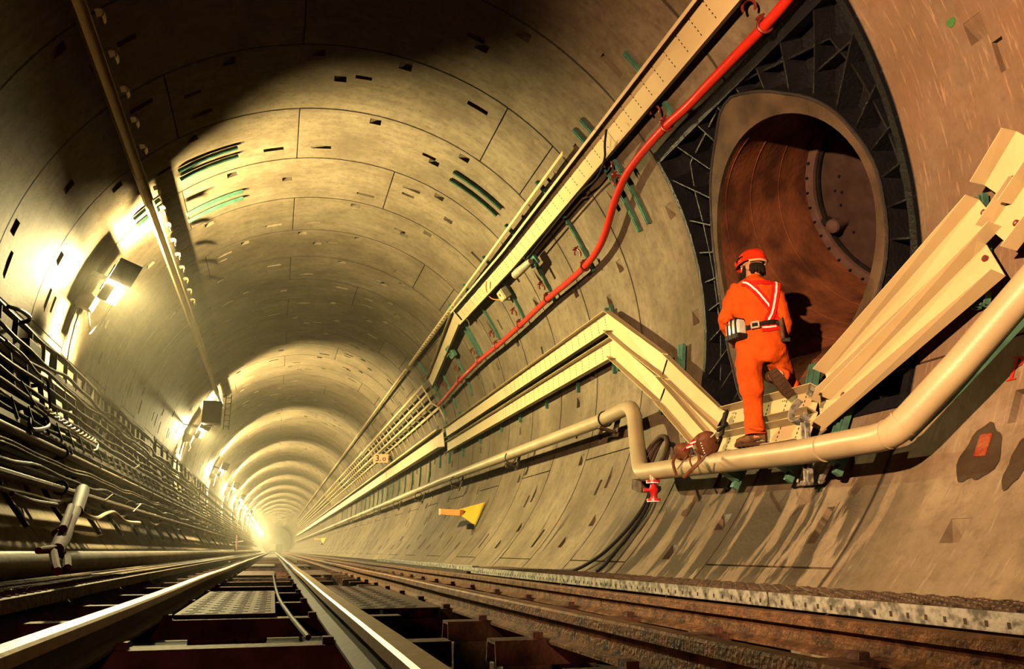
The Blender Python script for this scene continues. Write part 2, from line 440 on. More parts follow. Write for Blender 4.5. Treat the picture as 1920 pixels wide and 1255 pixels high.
for i in range(40):
    mb = MB(); a = 2*math.pi*i/40; p = TC+TD*(TLEN-.06)+(TV*math.cos(a)+TU*math.sin(a))*(TR-.035)
    mb.cyl(p, p-TD*.03, .013, 6); mb.build('flange_bolt', M['dark'], op)
def bulk_pt(px, py, T=TLEN+.09):
    d = ray(px, py); c = TC+TD*T; return CAM+d*((c-CAM).dot(TD)/d.dot(TD))
k_ = bulk_pt(1562, 424, TLEN-.12); mb = MB(); mb.tube([k_+TD*.2, k_+TD*.02, k_, k_-TD*.03, k_-TD*.05], [.06, .075, .085, .075, .03], 20); mb.build('valve_knob', M['flange'], op, smooth=True)
k2 = bulk_pt(1545, 416, TLEN-.1); mb = MB(); mb.tube([k2+TD*.1, k2], [.04, .04], 12); mb.build('valve_stub', M['dark'], op, smooth=True)
for q in ((1574, 330), (1566, 357), (1579, 360), (1577, 384), (1601, 435)):
    p = bulk_pt(*q); mb = MB(); mb.cyl(p, p-TD*.02, .014, 8); mb.build('bulkhead_stud', M['dark'], op)
mb = MB(); c_ = V((0, 0, 0))
vs = []
for a0, t0 in ((172, .80), (186, .80), (186, 1.12), (172, 1.12)):
    a = rad(a0-8); vs.append(TC+(TV*math.cos(a)+TU*math.sin(a))*(TR-.006)+TD*(t0+.55))
mb.add(vs, [(0, 1, 2, 3)]); mb.build('repair_patch', M['collar'], op)
# skin plates, frame and ribs of the iron panel
sk = MB(); nt_ = 16
vs = [WP(OT0+(OT1-OT0)*i/nt_, y, 4.06) for i in range(nt_+1) for y in (OY0, OY1)]
# the skin plate has a hole where the collar stands: build as fan between frame and collar
def frame_pt(a):
    ds, dy = math.sin(a), math.cos(a); best = 9
    for lim, dd in ((rad(OT1)*R-s_c, ds), (rad(OT0)*R-s_c, ds), (OY1-y_c, dy), (OY0-y_c, dy)):
        if abs(dd) > 1e-6 and lim/dd > 0: best = min(best, lim/dd)
    return (math.degrees((s_c+best*ds)/R), y_c+best*dy)
ang = sorted({math.atan2(rad(t)*R-s_c, y-y_c) for t, y in outer} | {math.atan2(rad(t)*R-s_c, y-y_c) for t in (OT0, OT1) for y in (OY0, OY1)})
inn = []; frm = []
for a in ang:
    r_ = rad_at(a); inn.append((math.degrees((s_c+r_*math.sin(a))/R), y_c+r_*math.cos(a))); frm.append(frame_pt(a))
n = len(ang); rg = []
for q in (0, .34, .67, 1):
    rg.append([WP(i_[0]+(f_[0]-i_[0])*q, i_[1]+(f_[1]-i_[1])*q, 4.06) for i_, f_ in zip(inn, frm)])
sk.loft(rg, cap=False); sk.build('skin_plate', M['iron'], op)
def ribline(pts, w=.022, r0=3.80, r1=4.06, nm='rib', mat='iron'):
    """standing plate following wall points (theta, y)"""
    P = []
    for (a, b), (c, d) in zip(pts[:-1], pts[1:]):
        k = max(1, int(abs(c-a)/5)); P += [(a+(c-a)*i/k, b+(d-b)*i/k) for i in range(k)]
    P.append(pts[-1])
    mb = MB(); mb.sweep([(-w/2, 0), (w/2, 0), (w/2, r1-r0), (-w/2, r1-r0)], [WP(t, y, r1) for t, y in P])
    return mb.build(nm, M[mat], op)
ribline([(OT0, OY0+.05), (OT1, OY0+.05)], .06, 3.79, nm='frame_bar'); ribline([(OT0, OY1-.03), (OT1, OY1-.03)], .05, 3.79, nm='frame_bar')
ribline([(OT0+.7, OY0), (OT0+.7, OY1)], .10, 3.79, nm='frame_bar'); ribline([(OT1-.9, OY0), (OT1-.9, OY1)], .12, 3.79, nm='frame_bar')
nsp = 30
for i in range(nsp):
    a = -math.pi+2*math.pi*(i+.5)/nsp; r_ = rad_at(a)
    p0 = (math.degrees((s_c+r_*math.sin(a))/R), y_c+r_*math.cos(a)); p1 = frame_pt(a)
    if math.hypot(rad(p1[0]-p0[0])*R, p1[1]-p0[1]) < .12: continue
    ribline([p0, p1], .016, 3.82, nm='rib', mat='iron')
for off in (.45,):
    pts = []
    for i in range(37):
        a = -math.pi+2*math.pi*i/36; r_ = rad_at(a); f = frame_pt(a)
        rf = math.hypot(rad(f[0])*R-s_c, f[1]-y_c); q = r_+(rf-r_)*.5
        pts.append((math.degrees((s_c+q*math.sin(a))/R), y_c+q*math.cos(a)))
    ribline(pts, .018, 3.86, nm='ring_rib')
for sgn in (OT1-8, OT0+5): ribline([(sgn, OY0+.1), (sgn, OY0+.65)], .018, 3.84)
#NEXT
# ------------------------------------------------------------------ track and walkways
def rail_prof(h=.14, hw=.040, fw=.062):
    return [(-fw, 0), (fw, 0), (fw, .012), (.010, .028), (.009, h-.052), (hw, h-.042), (hw, h-.008), (hw-.010, h), (-hw+.010, h), (-hw, h-.008), (-hw, h-.042), (-.009, h-.052), (-.010, .028), (-fw, .012)]
RZ = -2.765
for x, dz, mt, lab in ((-1.29, 0, 'rail', 'polished left rail of the near track running to the tunnel end'),
                       (-.33, 0, 'rail', 'polished right rail of the near track just right of the middle'),
                       (.57, -.015, 'railrust', 'rusty left rail of the far right track'),
                       (1.46, -.02, 'railrust', 'dark outer rail of the right track beside the metal walkway')):
    pts = [V((x, -3, RZ-.14+dz))]+[V((x+.004*math.sin(y*.5), y, RZ-.14+dz+.003*math.sin(y*.9))) for y in range(2, 40, 1)]+[V((x, 230, RZ-.14+dz))]
    t = empty('steel_rail', (x, 2, RZ), lab, 'rail', 'rails of the two construction tracks')
    pr = rail_prof(); mb = MB(); mb.sweep(pr[:5]+pr[11:], pts, [V((0, 0, 1))]*len(pts)); mb.build('rail_web', M['dark' if mt == 'rail' else 'railrust'], t)
    mb = MB(); mb.sweep(pr[4:12], pts, [V((0, 0, 1))]*len(pts)); mb.build('rail_head', M[mt], t, smooth=True)
for tr, (xa, xb, nm) in enumerate(((-1.93, .10, 'near track'), (.28, 1.72, 'right track'))):
    for i in range(34):
        y = 2.2+1.45*i if tr == 0 else 1.6+1.0*i
        mb = MB(); w_ = .16
        mb.sweep([(-.09, 0), (-.075, 0), (-.06, .085), (.06, .085), (.075, 0), (.09, 0), (.07, .10), (-.07, .10)], [V((xa, y, -3.005)), V((xb, y, -3.005))], [V((0, 0, 1))]*2)
        t = empty('track_sleeper', ((xa+xb)/2, y, -3.0), 'rusty pressed steel sleeper under the %s, %s to the camera' % (nm, ordn(i)), 'sleeper', 'sleepers under the '+nm)
        mb.build('sleeper_beam', M['tie'], t)
        if i < 14:
            for xx in ((-1.29, -.33) if tr == 0 else (.57, 1.46)):
                for e in (-.085, .085): mb = MB(); mb.box((xx+e, y, -2.893), .045, .07, .03); mb.build('rail_clip', M['tie'], t)
            for xx in ((-1.70, -.95, -.1) if tr == 0 else (.42, 1.02, 1.62)):
                mb = MB(); mb.box((xx, y+.02, -3.14), .22, .24, .27); mb.build('support_block', M['wood'], t, bevel=.008)
# chunky row of blocks and a channel under the right track
for i, (x0, x1, ya, yb, lab) in enumerate(((-1.24, -.62, 5.75, 8.9, 'dark chequered cover plate between the rails, nearest one'),
        (-.20, .53, 6.0, 9.8, 'pinkish muddy cover plate on timber blocks right of the polished rail'),
        (-1.22, -.61, 14.6, 17.6, 'rusty cover plate between the rails further down the tunnel'),
        (-.22, .34, 14.6, 18.2, 'rusty orange cover plate right of the rail in the distance'),
        (-1.2, -.6, 23, 27, 'far cover plate between the near rails'),
        (-.2, .32, 22.5, 26, 'far orange cover plate between the two tracks'))):
    z = -2.886; x0, x1 = CAM.x+(x0-CAM.x)*.89, CAM.x+(x1-CAM.x)*.89; ya *= .89; yb *= .89
    t = empty('cover_plate', ((x0+x1)/2, ya, z), lab, 'plate', 'cover plates along the near track')
    mb = MB(); wdt = x1-x0; mb.box(((x0+x1)/2, (ya+yb)/2, z), wdt, yb-ya, .008)
    mb.box((x0+.003, (ya+yb)/2, z-.03), .006, yb-ya, .06); mb.box((x1-.003, (ya+yb)/2, z-.03), .006, yb-ya, .06)
    for q in range(int((yb-ya)/.12)):
        for c_ in range(int(wdt/.13)): 
            if i < 2: mb.box((x0+.07+c_*.13+(q % 2)*.03, ya+.06+q*.12, z+.005), .07, .018, .004)
    mb.build('top_sheet', M['plate'], t)
    mb = MB(); mb.box(((x0+x1)/2, ya+.05, z-.085), wdt-.02, .08, .05); mb.build('cross_beam', M['tie'], t)
    for xx in (x0+wdt*.3, x0+wdt*.78):
        mb = MB(); mb.box((xx, ya+.16, z-.22), .17, .22, .24); mb.build('timber_block', M['wood'], t, bevel=.01)
# studs between the tracks
for i in range(26):
    mb = MB(); y = 9.5+i*.52; mb.box((.74, y, -2.87), .09, .12, .07); mb.box((.74, y, -2.82), .05, .05, .04)
    tag(mb.build('fixing_block', M['tie']), 'small rusty fixing block beside the rusty rail, %s to the camera' % ordn(i), 'block', 'fixing blocks beside the rusty rail')
mb = MB()
mb.sweep([(-.10, 0), (.10, 0), (.10, .06), (.085, .06), (.085, .015), (-.085, .015), (-.085, .06), (-.10, .06)], [V((.98, 0, -2.93)), V((.98, 60, -2.93))], [V((0, 0, 1))]*2)
tag(mb.build('cable_trough', M['railrust']), 'rusty open trough lying between the rails of the right track', 'trough')
def catwalk(x0, x1, y0, y1, z, side, lab, mt='grate', lip=.07, n0=None):
    t = empty('metal_walkway', ((x0+x1)/2, (y0+y1)/2, z), lab, 'walkway', 'walkway lengths beside the tracks')
    mb = MB(); mb.box(((x0+x1)/2, (y0+y1)/2, z-.004), x1-x0, y1-y0, .008)
    q = 0; y = y0+.05
    while y < y1-.03 and y < 9.5:
        x = x0+.05+(q % 2)*.045
        while x < x1-.04: mb.box((x, y, z+.004), .058, .014, .008); x += .09
        y += .075; q += 1
    mb.build('tread_sheet', M[mt], t)
    mb = MB(); xx = x0 if side > 0 else x1
    mb.box((xx, (y0+y1)/2, z-lip/2), .008, y1-y0, lip); mb.box((xx+side*.02, (y0+y1)/2, z-lip), .045, y1-y0, .008)
    mb.mi = 1; y = y0+.06
    while y < y1-.02 and y < 12 and side > 0:
        mb.box((xx-.005, y, z-lip*.66), .003, .013, .022); y += .1
    mb.build('side_channel', [M['steel' if side > 0 else 'grate'], M['yellowd']], t)
for i in range(5):
    catwalk(1.93, 2.52, -1.0+i*2.5, 1.48+i*2.5, -2.748, 1, 'muddy treadplate walkway length with perforated edge along right wall, %s to the camera' % ordn(i))
for i in range(14):
    catwalk(-2.52, -1.95, 1.0+i*2.5, 3.48+i*2.5, -2.77, -1, 'muddy treadplate walkway length along left wall, %s to the camera' % ordn(i))
mb = MB(); mb.box((2.15, 91, -2.86), .56, 160, .12); tag(mb.build('walkway_ledge', M['floor']), 'low dark concrete ledge along the foot of right wall', 'ledge')
mb = MB(); mb.box((-2.18, 106, -2.87), .5, 138, .12); tag(mb.build('walkway_ledge', M['floor']), 'low dark concrete ledge along the foot of left wall far away', 'ledge')
for i, (pa, pb) in enumerate((((718, 1060), (762, 1064)), ((764, 1064), (800, 1068)), ((802, 1067), (846, 1072)), ((848, 1071), (915, 1078)))):
    a, b = U(*pa, 3.62), U(*pb, 3.62); a.z = b.z = -2.77; a.x, b.x = 2.05+.04*(i % 2), 2.1-.05*(i % 2)
    mb = MB(); mb.bar(a, b, .10, .07)
    k = 0
    while k < (b-a).length-.1: 
        p = a+(b-a).normalized()*k; mb.box(p+V((-.053, 0, 0)), .006, .02, .04); k += .25
    tag(mb.build('kerb_channel', M['steel'], bevel=.006), 'loose pale galvanised channel length by the right wall foot, %s of four from the left' % ('first', 'second', 'third', 'last')[i], 'channel', 'loose galvanised channels at the wall foot')
#NEXT

def onZ(px, py, z): d = ray(px, py); return CAM+d*((z-CAM.z)/d.z)
mb = MB(); mb.tube(spline([onZ(512, 1076, -2.88), onZ(516, 1098, -2.90), onZ(524, 1124, -2.90), onZ(542, 1152, -2.90), onZ(560, 1175, -2.90), onZ(578, 1196, -2.90)], 8), .013, 8)
tag(mb.build('track_cable', M['dark'], smooth=True), 'muddy cable lying beside the polished right rail of the near track', 'cable')
mb = MB(); a = onZ(432, 1251, -2.99); mb.box(a+V((.12, .12, 0)), .26, .2, .03); tag(mb.build('timber_board', M['pipe']), 'pale board end at the bottom edge between the near rails', 'board')
#NEXT
# ------------------------------------------------------------------ trays on the right wall
def cprof(w, d, th=.006, lip=0):
    a = w/2
    p = [(-a, 0), (a, 0), (a, d)]
    if lip: p += [(a-lip, d), (a-lip, d-th), (a-th, d-th)]
    else: p += [(a-th, d)]
    p += [(a-th, th), (-a+th, th)]
    if lip: p += [(-a+th, d-th), (-a+lip, d-th), (-a+lip, d)]
    else: p += [(-a+th, d)]
    p += [(-a, d)]
    return p
def tray(p0, p1, w, d, label, r=3.66, th=.006, lip=0, seg=1.6, slots=True, group='cream cable trays on the right wall', smin=0, bolts=(), name='cable_tray', mt='yellow'):
    """straight length between wall points (theta, y)"""
    (t0, y0), (t1, y1) = p0, p1
    L = math.hypot(rad(t1-t0)*r, y1-y0); n = max(1, int(L/seg)) if abs(t1-t0) > .5 else 1
    P = [WP(t0+(t1-t0)*i/n, y0+(y1-y0)*i/n, r) for i in range(n+1)]
    if P[-1].y < P[0].y: P = P[::-1]; 
    t = empty(name, P[0], label, 'cable tray', group)
    mb = MB(); mb.sweep(cprof(w, d, th, lip), P)
    if slots:
        mb.mi = 1; k = .18
        T = (P[-1]-P[0]).normalized(); tot = (P[-1]-P[0]).length
        while k < min(tot, 9)-.08:
            p = P[0]+(P[-1]-P[0])*(k/tot); p = p.normalized() and p
            o = inward(p); o = (o-T*o.dot(T)).normalized(); s = T.cross(o)
            rr = math.hypot(p.x, p.z); p = p-inward(p)*(r-rr)*1.0 if rr < r else p
            for j in range(6):
                a = (-.34+.136*j)*w
                mb.box(p+s*a+o*(th+.001), .020, .012, .002, (s, T, o))
            if int(k*10) % 2 == 0:
                for j in (0, 1): mb.box(p+T*.03*(j+1)+s*(.38*w)+o*(th+.001), .010, .014, .002, (s, T, o))
            k += .27
    mb.build('channel', [M[mt], M['yellowd']], t)
    for q in bolts:
        b = U(q[0], q[1], r-.012); o = inward(b); mb = MB(); mb.cyl(b-o*.01, b+o*.012, .022, 10); mb.mi = 1; mb.cyl(b+o*.01, b+o*.016, .009, 8)
        mb.build('bolt', [M['rclamp'], M['steel']], t)
    return t
def mid(a, b, r=3.66):
    (t0, y0), (t1, y1) = UT(*a, r), UT(*b, r); return ((t0+t1)/2, (y0+y1)/2)
tray((8.8, 9.88), (8.8, 15.3), .29, .10, 'upper cream cable tray running level along the wall left of its downward bend')
tray((8.8, 15.32), (8.8, 21.3), .29, .10, 'upper cream cable tray length further left behind the first joint', slots=False)
tray((2.5, 9.85), (2.5, 15.6), .29, .10, 'lower cream cable tray running level along the wall left of its downward bend')
tray((2.5, 15.62), (2.5, 21.3), .29, .10, 'lower cream cable tray length further left behind the first joint', slots=False)
tray(mid((1140, 589), (1146, 613)), mid((1250, 669), (1243, 702)), .29, .10, 'first sloping length of the upper cream tray descending from its peak')
tray(mid((1251, 671), (1247, 706)), mid((1354, 778), (1341, 811)), .29, .10, 'second sloping length of the upper cream tray ending near the worker')
tray(mid((1149, 637), (1152, 664)), mid((1247, 715), (1241, 748)), .29, .10, 'first sloping length of the lower cream tray descending from its peak')
tray(mid((1249, 718), (1244, 752)), mid((1350, 826), (1332, 850)), .29, .10, 'second sloping length of the lower cream tray ending behind the tool pouch')
tray(mid((1363, 783), (1358, 812)), mid((1538, 738), (1526, 782)), .29, .11, 'upper short level cream tray behind the worker and pipe clamp')
tray(mid((1352, 822), (1350, 852)), mid((1528, 783), (1518, 825)), .29, .11, 'lower short level cream tray under the boots of the worker')
tray(mid((1550, 706), (1558, 746)), mid((1852, 364), (1862, 435)), .31, .12, 'upper long cream tray rising to the right below the opening', bolts=[(1592, 683), (1846, 399)])
tray(mid((1545, 756), (1532, 808)), mid((1866, 455), (1868, 520)), .31, .12, 'lower long cream tray rising to the right below the opening', bolts=[(1582, 741), (1848, 485)])
tray(mid((1862, 345), (1882, 385)), mid((1930, 235), (1942, 290)), .30, .12, 'upper cream tray corner at the right edge of the photo', bolts=[(1901, 336)])
tray(mid((1872, 430), (1890, 470)), mid((1940, 330), (1955, 385)), .30, .12, 'lower cream tray corner at the right edge of the photo', bolts=[(1907, 419)])
# the big tray high on the haunch
big = [(38.6, 3.0), (38.6, 8.0), (38.6, 12.2), (40.0, 16.2)]
for i in range(3):
    tray(big[i], (big[i+1][0], big[i+1][1]-.01), .34, .13, 'large cream cable tray high above the red hose, %s length to the camera' % ordn(i), r=3.68, lip=.035, group='large tray high on the right haunch', seg=5)
tray((40.2, 16.25), (31.0, 21.2), .30, .10, 'cream tray length dropping down from the end of the large high tray', r=3.66, slots=False, group='large tray high on the right haunch')
mb = MB()
for k in range(26):
    y = 15.9+k*.23; mb.bar(WP(43.6, y, 3.62), WP(43.6, y+.16, 3.62), .05, .05)
mb.bar(WP(43.9, 9.0, 3.66), WP(43.9, 22, 3.66), .03, .06)
tag(mb.build('toothed_rail', M['yellow']), 'toothed cream rail following the outer side of the large high tray', 'rail')
mb = MB(); mb.bar(WP(43.8, 22.6, 3.66), WP(43.8, 150, 3.66), .05, .06); tag(mb.build('conduit', M['yellow']), 'thin cream conduit continuing far along the right haunch', 'conduit')
mb = MB(); mb.tube(spline([U(1137, 243, 3.5), U(1134, 270, 3.45), U(1133, 300, 3.5), U(1118, 335, 3.53), U(1085, 365, 3.55), U(1020, 445, 3.56), U(985, 490, 3.56)], 8), .014, 6)
tag(mb.build('thin_cable', M['cable'], smooth=True), 'thin black cable hooked over the edge of the large high tray', 'cable')
# far deep tray and ladder stack
for i in range(5):
    ya, yb = 21.5+i*12, 33.4+i*12
    if i == 4: yb = 170
    tray((7.3, ya), (7.3, yb), .50, .20, 'deep cream cable tray far along the right wall, %s length to the camera' % ordn(i), r=3.62, th=.01, lip=.05, slots=False, group='deep cream trays in the distance')
LP = [(3.00, 1.90), (3.15, 1.68), (3.27, 1.45), (3.50, 1.33)]
for s in range(5):
    ya, yb = 21.8+s*16, 37.6+s*16
    if s == 4: yb = 150
    t = empty('cable_ladder', (3.2, ya, 1.6), 'wide cream ladder tray seen from below on right wall, %s length to the camera' % ordn(s), 'cable ladder', 'wide ladder trays on the right wall')
    for x, z in LP:
        mb = MB(); mb.bar((x, ya, z), (x, yb, z), .03, .09); mb.build('side_rail', M['yellow'], t)
    if s < 3:
        for k in range(int((yb-ya)/1.0)):
            y = ya+.03+k*1.0; mb = MB()
            for (a, b), (c, d) in zip(LP[:-1], LP[1:]): mb.bar((a, y, b), (c, y, d), .04, .03)
            mb.bar((LP[-1][0], y, LP[-1][1]), (3.72, y, .95), .04, .04)
            mb.build('rung', M['yellow'], t)
# green channel struts, one per ring or so
def strut(t0, t1, y, label, double=False, r=3.775, name='channel_strut', grp='green channel struts on the right wall'):
    n = max(1, int(abs(t1-t0)/3)); t = empty(name, WP(t0, y), label, 'strut', grp)
    P = [WP(t0+(t1-t0)*i/n, y, r) for i in range(n+1)]
    pr = [(-.021, -.02), (.021, -.02), (.021, .028), (.009, .028), (.009, .020), (.014, .020), (.014, -.014), (-.014, -.014), (-.014, .020), (-.009, .020), (-.009, .028), (-.021, .028)]
    mb = MB(); mb.sweep(pr, P); mb.build('channel', M['green'], t)
    if double:
        mb = MB(); mb.sweep(pr, [p+V((0, .18 if double is True else double, 0)) for p in P]); mb.build('channel', M['green'], t)
    return t
hs = [(UT(1169, 100, 3.77), UT(1262, 214, 3.77), 0), (UT(1108, 240, 3.77), UT(1213, 422, 3.77), .26), (UT(1017, 356, 3.77), UT(1114, 509, 3.77), 0), (UT(985, 467, 3.77), UT(1041, 567, 3.77), 0),
      (UT(936, 522, 3.77), UT(985, 597, 3.77), 0), (UT(898, 572, 3.77), UT(938, 636, 3.77), 0), (UT(864, 604, 3.77), UT(908, 668, 3.77), .22), (UT(849, 661, 3.77), UT(886, 741, 3.77), 0), (UT(824, 694, 3.77), UT(857, 765, 3.77), 0), (UT(781, 678, 3.77), UT(837, 781, 3.77), 0)]
for i, (a, b, d) in enumerate(hs):
    top = 45.5 if i in (1, 2, 3, 4, 5, 6) else a[0]
    strut(max(a[0], top), b[0], (a[1]+b[1])/2, 'green channel strut crossing behind the red hose, %s to the camera' % ordn(i), d or False)
for i, (q, t1) in enumerate((((1145, 575), 12.6), ((1078, 735), 0), ((1020, 765), 0), ((971, 790), 0), ((936, 810), 0), ((896, 830), 0))):
    y = UT(*q, 3.72)[1]+(.1 if i == 0 else 0)
    strut(12.8 if i == 0 else 9, -1.8, y, 'green channel strut carrying the level cream trays, %s to the camera' % ordn(i), (.16 if i in (0,) else False))
for i, y in enumerate([19.9, 21.6, 22.9, 24.5, 26.2, 27.8, 29.4, 31, 32.7, 34.3, 36, 37.6, 39.3, 41, 43, 45, 48, 51, 54, 58]):
    strut(14, -10 if i > 2 else -3.5, y, 'green channel strut under the far deep tray, %s to the camera' % ordn(i), False, grp='green struts under the far deep tray')
for i, (ta, tb, y) in enumerate(((-4.2, -14.9, 8.42), (-3.3, -8, 8.08), (-15.8, -27.2, 5.55), (-19, -27.5, 5.02), (-3.5, -15.8, 3.86), (-12, -24, 3.2), (-19.5, -27.5, 6.78))):
    a = ['green double strut at the joint of the sloping cream trays', 'short green strut sticking up right of the sloping trays', 'green double strut behind the level tray near the pipe clamp', 'green double strut below the foot of the long rising trays', 'green double strut at the top of the long rising trays', 'green strut at the right edge beneath the tray corner', 'pale strut end behind the tray corner left of the worker'][i]
    strut(ta, tb, y, a, .07 if i < 6 else False, r=3.74)
# loose curved strut pairs on the crown
for i, (a, b) in enumerate((((335, 325), (445, 272)), ((350, 405), (455, 357)), ((850, 322), (940, 392)), ((250, 410), (300, 375)))):
    p, q_ = UT(*a, 3.76), UT(*b, 3.76)
    strut(p[0], q_[0], (p[1]+q_[1])/2, ['green strut pair high on the left crown in shadow', 'green strut pair on the left crown just beneath the shadowed pair', 'green strut pair lying on the crown right of centre', 'green strut pair glimpsed above the nearest wall lamp'][i], .28, r=3.76, grp='green strut pairs on the crown')
# ------------------------------------------------------------------ red hose with clamps
HP = [(1510, -40), (1480, -5), (1440, 42), (1350, 135), (1290, 198), (1250, 235), (1205, 285), (1172, 332), (1150, 385), (1132, 445), (1108, 487), (1070, 525), (1028, 560), (978, 608), (935, 647), (900, 676), (862, 714), (838, 742), (822, 760)]
mb = MB(); hp = [U(*q, 3.60) for q in HP]; mb.tube(spline(hp, 6), .048, 14)
tag(mb.build('red_hose', M['red'], smooth=True), 'thick glossy red hose sweeping along the right wall above the trays', 'hose')
def cclamp(q, used, label, r=3.70, s=1.0):
    p = U(*q, r); o = inward(p); tn = V((0, 1, 0)); sd = tn.cross(o)
    t = empty('hose_clamp', p, label, 'clamp', 'dark red hose clamps'); c = p+o*(0 if used else .02)
    mb = MB(); R0 = .062*s
    a0, a1 = (-200, 160) if used else (-150, 100)
    mb.tube([c+sd*(R0*math.cos(rad(a)))+tn*(R0*math.sin(rad(a)))*(.25 if used else 1)+o*(R0*math.sin(rad(a))*(1 if used else .3)) for a in range(a0, a1+1, 20)], .014*s, 6)
    mb.build('jaw', M['rclamp'], t, smooth=True)
    mb = MB(); mb.box(c+sd*.075*s, .05*s, .05*s, .04*s, (sd, tn, o)); mb.cyl(c+sd*.075*s, c+sd*.075*s+o*.05*s, .010*s, 8); mb.bar(c+sd*.075*s, c+sd*.10*s-o*.06, .02, .02, tn); mb.build('bolt_lug', M['rclamp'], t)
for i, q in enumerate(((1434, 48), (1250, 235), (1157, 338), (1097, 500), (1027, 560), (975, 609), (931, 648), (898, 676), (862, 714))):
    cclamp(q, True, 'dark red clamp gripping the red hose, %s to the camera' % ordn(i), 3.60)
for i, q in enumerate(((1407, 12), (1230, 207), (1142, 308), (1085, 475), (1018, 539), (966, 587), (924, 629), (888, 661), (857, 694), (834, 723))):
    cclamp(q, False, 'empty dark red clamp fixed above the red hose, %s to the camera' % ordn(i))
# ------------------------------------------------------------------ cream pipe
pr = 3.42
P1 = [WP(-13.6, 172, pr), WP(-13.6, 60, pr), WP(-13.6, 20, pr), U(1130, 788, pr), U(1168, 769, pr)]
P2 = [U(1183, 766, pr), U(1190, 785, pr), U(1193, 820, pr), U(1199, 868, pr), U(1205, 884, pr), U(1225, 884, pr), U(1500, 848, pr), U(1640, 823, pr)]
P3 = [U(1672, 812, pr), U(1705, 785, pr), U(1800, 683, pr), U(1920, 545, pr), U(2010, 440, pr)]
t = empty('cream_pipe', P1[3], 'long cream painted pipe running along right wall, under the worker and up to the right', 'pipe')
mb = MB(); mb.tube(P1[:-1]+spline([P1[-1], P2[0], P2[1]], 4)+P2[2:4]+spline([P2[3], P2[4], P2[5]], 4)[1:]+P2[6:]+spline([P2[7], P3[0], P3[1]], 5)[1:]+P3[2:], .088, 20)
mb.build('pipe_run', M['pipe'], t, smooth=True)
for q, q2 in (((1668, 814), (1660, 816)), ((1692, 796), (1700, 789)), ((1545, 841), (1541, 842))):
    a, b = U(*q, pr), U(*q2, pr); mb = MB(); mb.cyl(a, a+(b-a).normalized()*.012, .0925, 24); mb.build('weld_bead', M['pipe'], t, smooth=True)
for i, q in enumerate(((1135, 786), (957, 858), (853, 902), (785, 930), (742, 945), (705, 957), (680, 966), (655, 975), (630, 984))):
    p = U(*q, pr); o = inward(p); sd = V((0, 1, 0)).cross(o)
    t = empty('pipe_bracket', p, 'rusty steel bracket holding the cream pipe to the wall, %s to the camera' % ordn(i), 'bracket', 'brackets under the level cream pipe')
    mb = MB(); mb.tube([p+sd*(.098*math.cos(a))+o*(.098*math.sin(a)) for a in (2*math.pi*k/16 for k in range(17))], .010, 6, cap=False); mb.build('pipe_ring', M['dark'], t)
    mb = MB(); mb.box(p-o*.16-sd*.02, .34, .07, .03, (sd, V((0, 1, 0)), o)); mb.box(p-sd*.13-o*.06, .03, .08, .24, (sd, V((0, 1, 0)), o)); mb.box(p-sd*.16+V((0, .07, 0)), .06, .05, .05, (sd, V((0, 1, 0)), o))
    if i == 0: mb.box(p-o*.14+V((0, -.1, 0)), .30, .10, .012, (sd, V((0, 1, 0)), o))
    mb.build('wall_arm', M['collar'], t)
mb = MB(); q = [U(1702, 822, 3.5), U(1800, 725, 3.5), U(1925, 592, 3.5), U(1990, 520, 3.5)]; mb.sweep([(-.02, -.02), (.02, -.02), (.02, .02), (-.02, .02)], q)
tag(mb.build('backing_channel', M['green']), 'thin green channel running behind the rising part of the cream pipe', 'channel')
# open pipe clamp and its strut foot under the pipe
p = U(1503, 768, 3.38); o = inward(p); ty = V((0, 1, 0)); sd = ty.cross(o)
t = empty('pipe_clamp', p, 'open grey half round pipe clamp sticking up right of the worker', 'clamp')
mb = MB()
mb.sweep([(-.028, -.005), (.028, -.005), (.028, .005), (-.028, .005)], [p+sd*(.115*math.cos(rad(a)))+ty*(.115*math.sin(rad(a))) for a in range(35, 240, 12)], [(sd*math.cos(rad(a))+ty*math.sin(rad(a))) for a in range(35, 240, 12)])
mb.build('half_ring', M['steel'], t, smooth=True)
mb = MB(); e = p+sd*.13+ty*.03-ty*.06; mb.box(e+sd*.03, .09, .012, .05, (sd, ty, o)); mb.cyl(e+sd*.03-ty*.03, e+sd*.03+ty*.02, .016, 8); mb.build('clamp_ear', M['steel'], t)
mb = MB(); b0, b1 = U(1514, 792, 3.40), U(1521, 905, 3.62); mb.sweep([(-.03, 0), (.03, 0), (.03, .04), (.018, .04), (.018, .012), (-.018, .012), (-.018, .04), (-.03, .04)], [b0, b1]); mb.build('stem', M['steel'], t)
q = [U(1493, 913, 3.77), U(1539, 909, 3.77), U(1556, 868, 3.77), U(1508, 872, 3.77)]
mb = MB(); mb.add([a for a in q]+[a+inward(a)*.012 for a in q], [(0, 1, 2, 3), (4, 7, 6, 5), (0, 4, 5, 1), (1, 5, 6, 2), (2, 6, 7, 3), (3, 7, 4, 0)]); mb.build('foot_plate', M['steel'], t)
mb = MB(); mb.bar(U(1537, 905, 3.72), U(1560, 855, 3.62), .03, .03); mb.build('side_brace', M['steel'], t); mb = MB(); mb.bar(U(1495, 905, 3.73), U(1508, 855, 3.66), .012, .012); mb.build('side_brace', M['steel'], t)
# dark pipe supports in shadow under the pipe
for i, q in enumerate(((1470, 862), (1560, 846), (1370, 880))):
    p = U(*q, 3.55); o = inward(p); mb = MB(); mb.box(p, .14, .10, .18, (ty.cross(o), ty, o)); mb.box(p-o*.1, .26, .05, .06, (ty.cross(o), ty, o))
    tag(mb.build('pipe_support', M['green'], bevel=.006), 'dark green pipe support in the shade under the cream pipe, %s' % ('middle one', 'right one', 'left one')[i], 'support', 'pipe supports in shade')
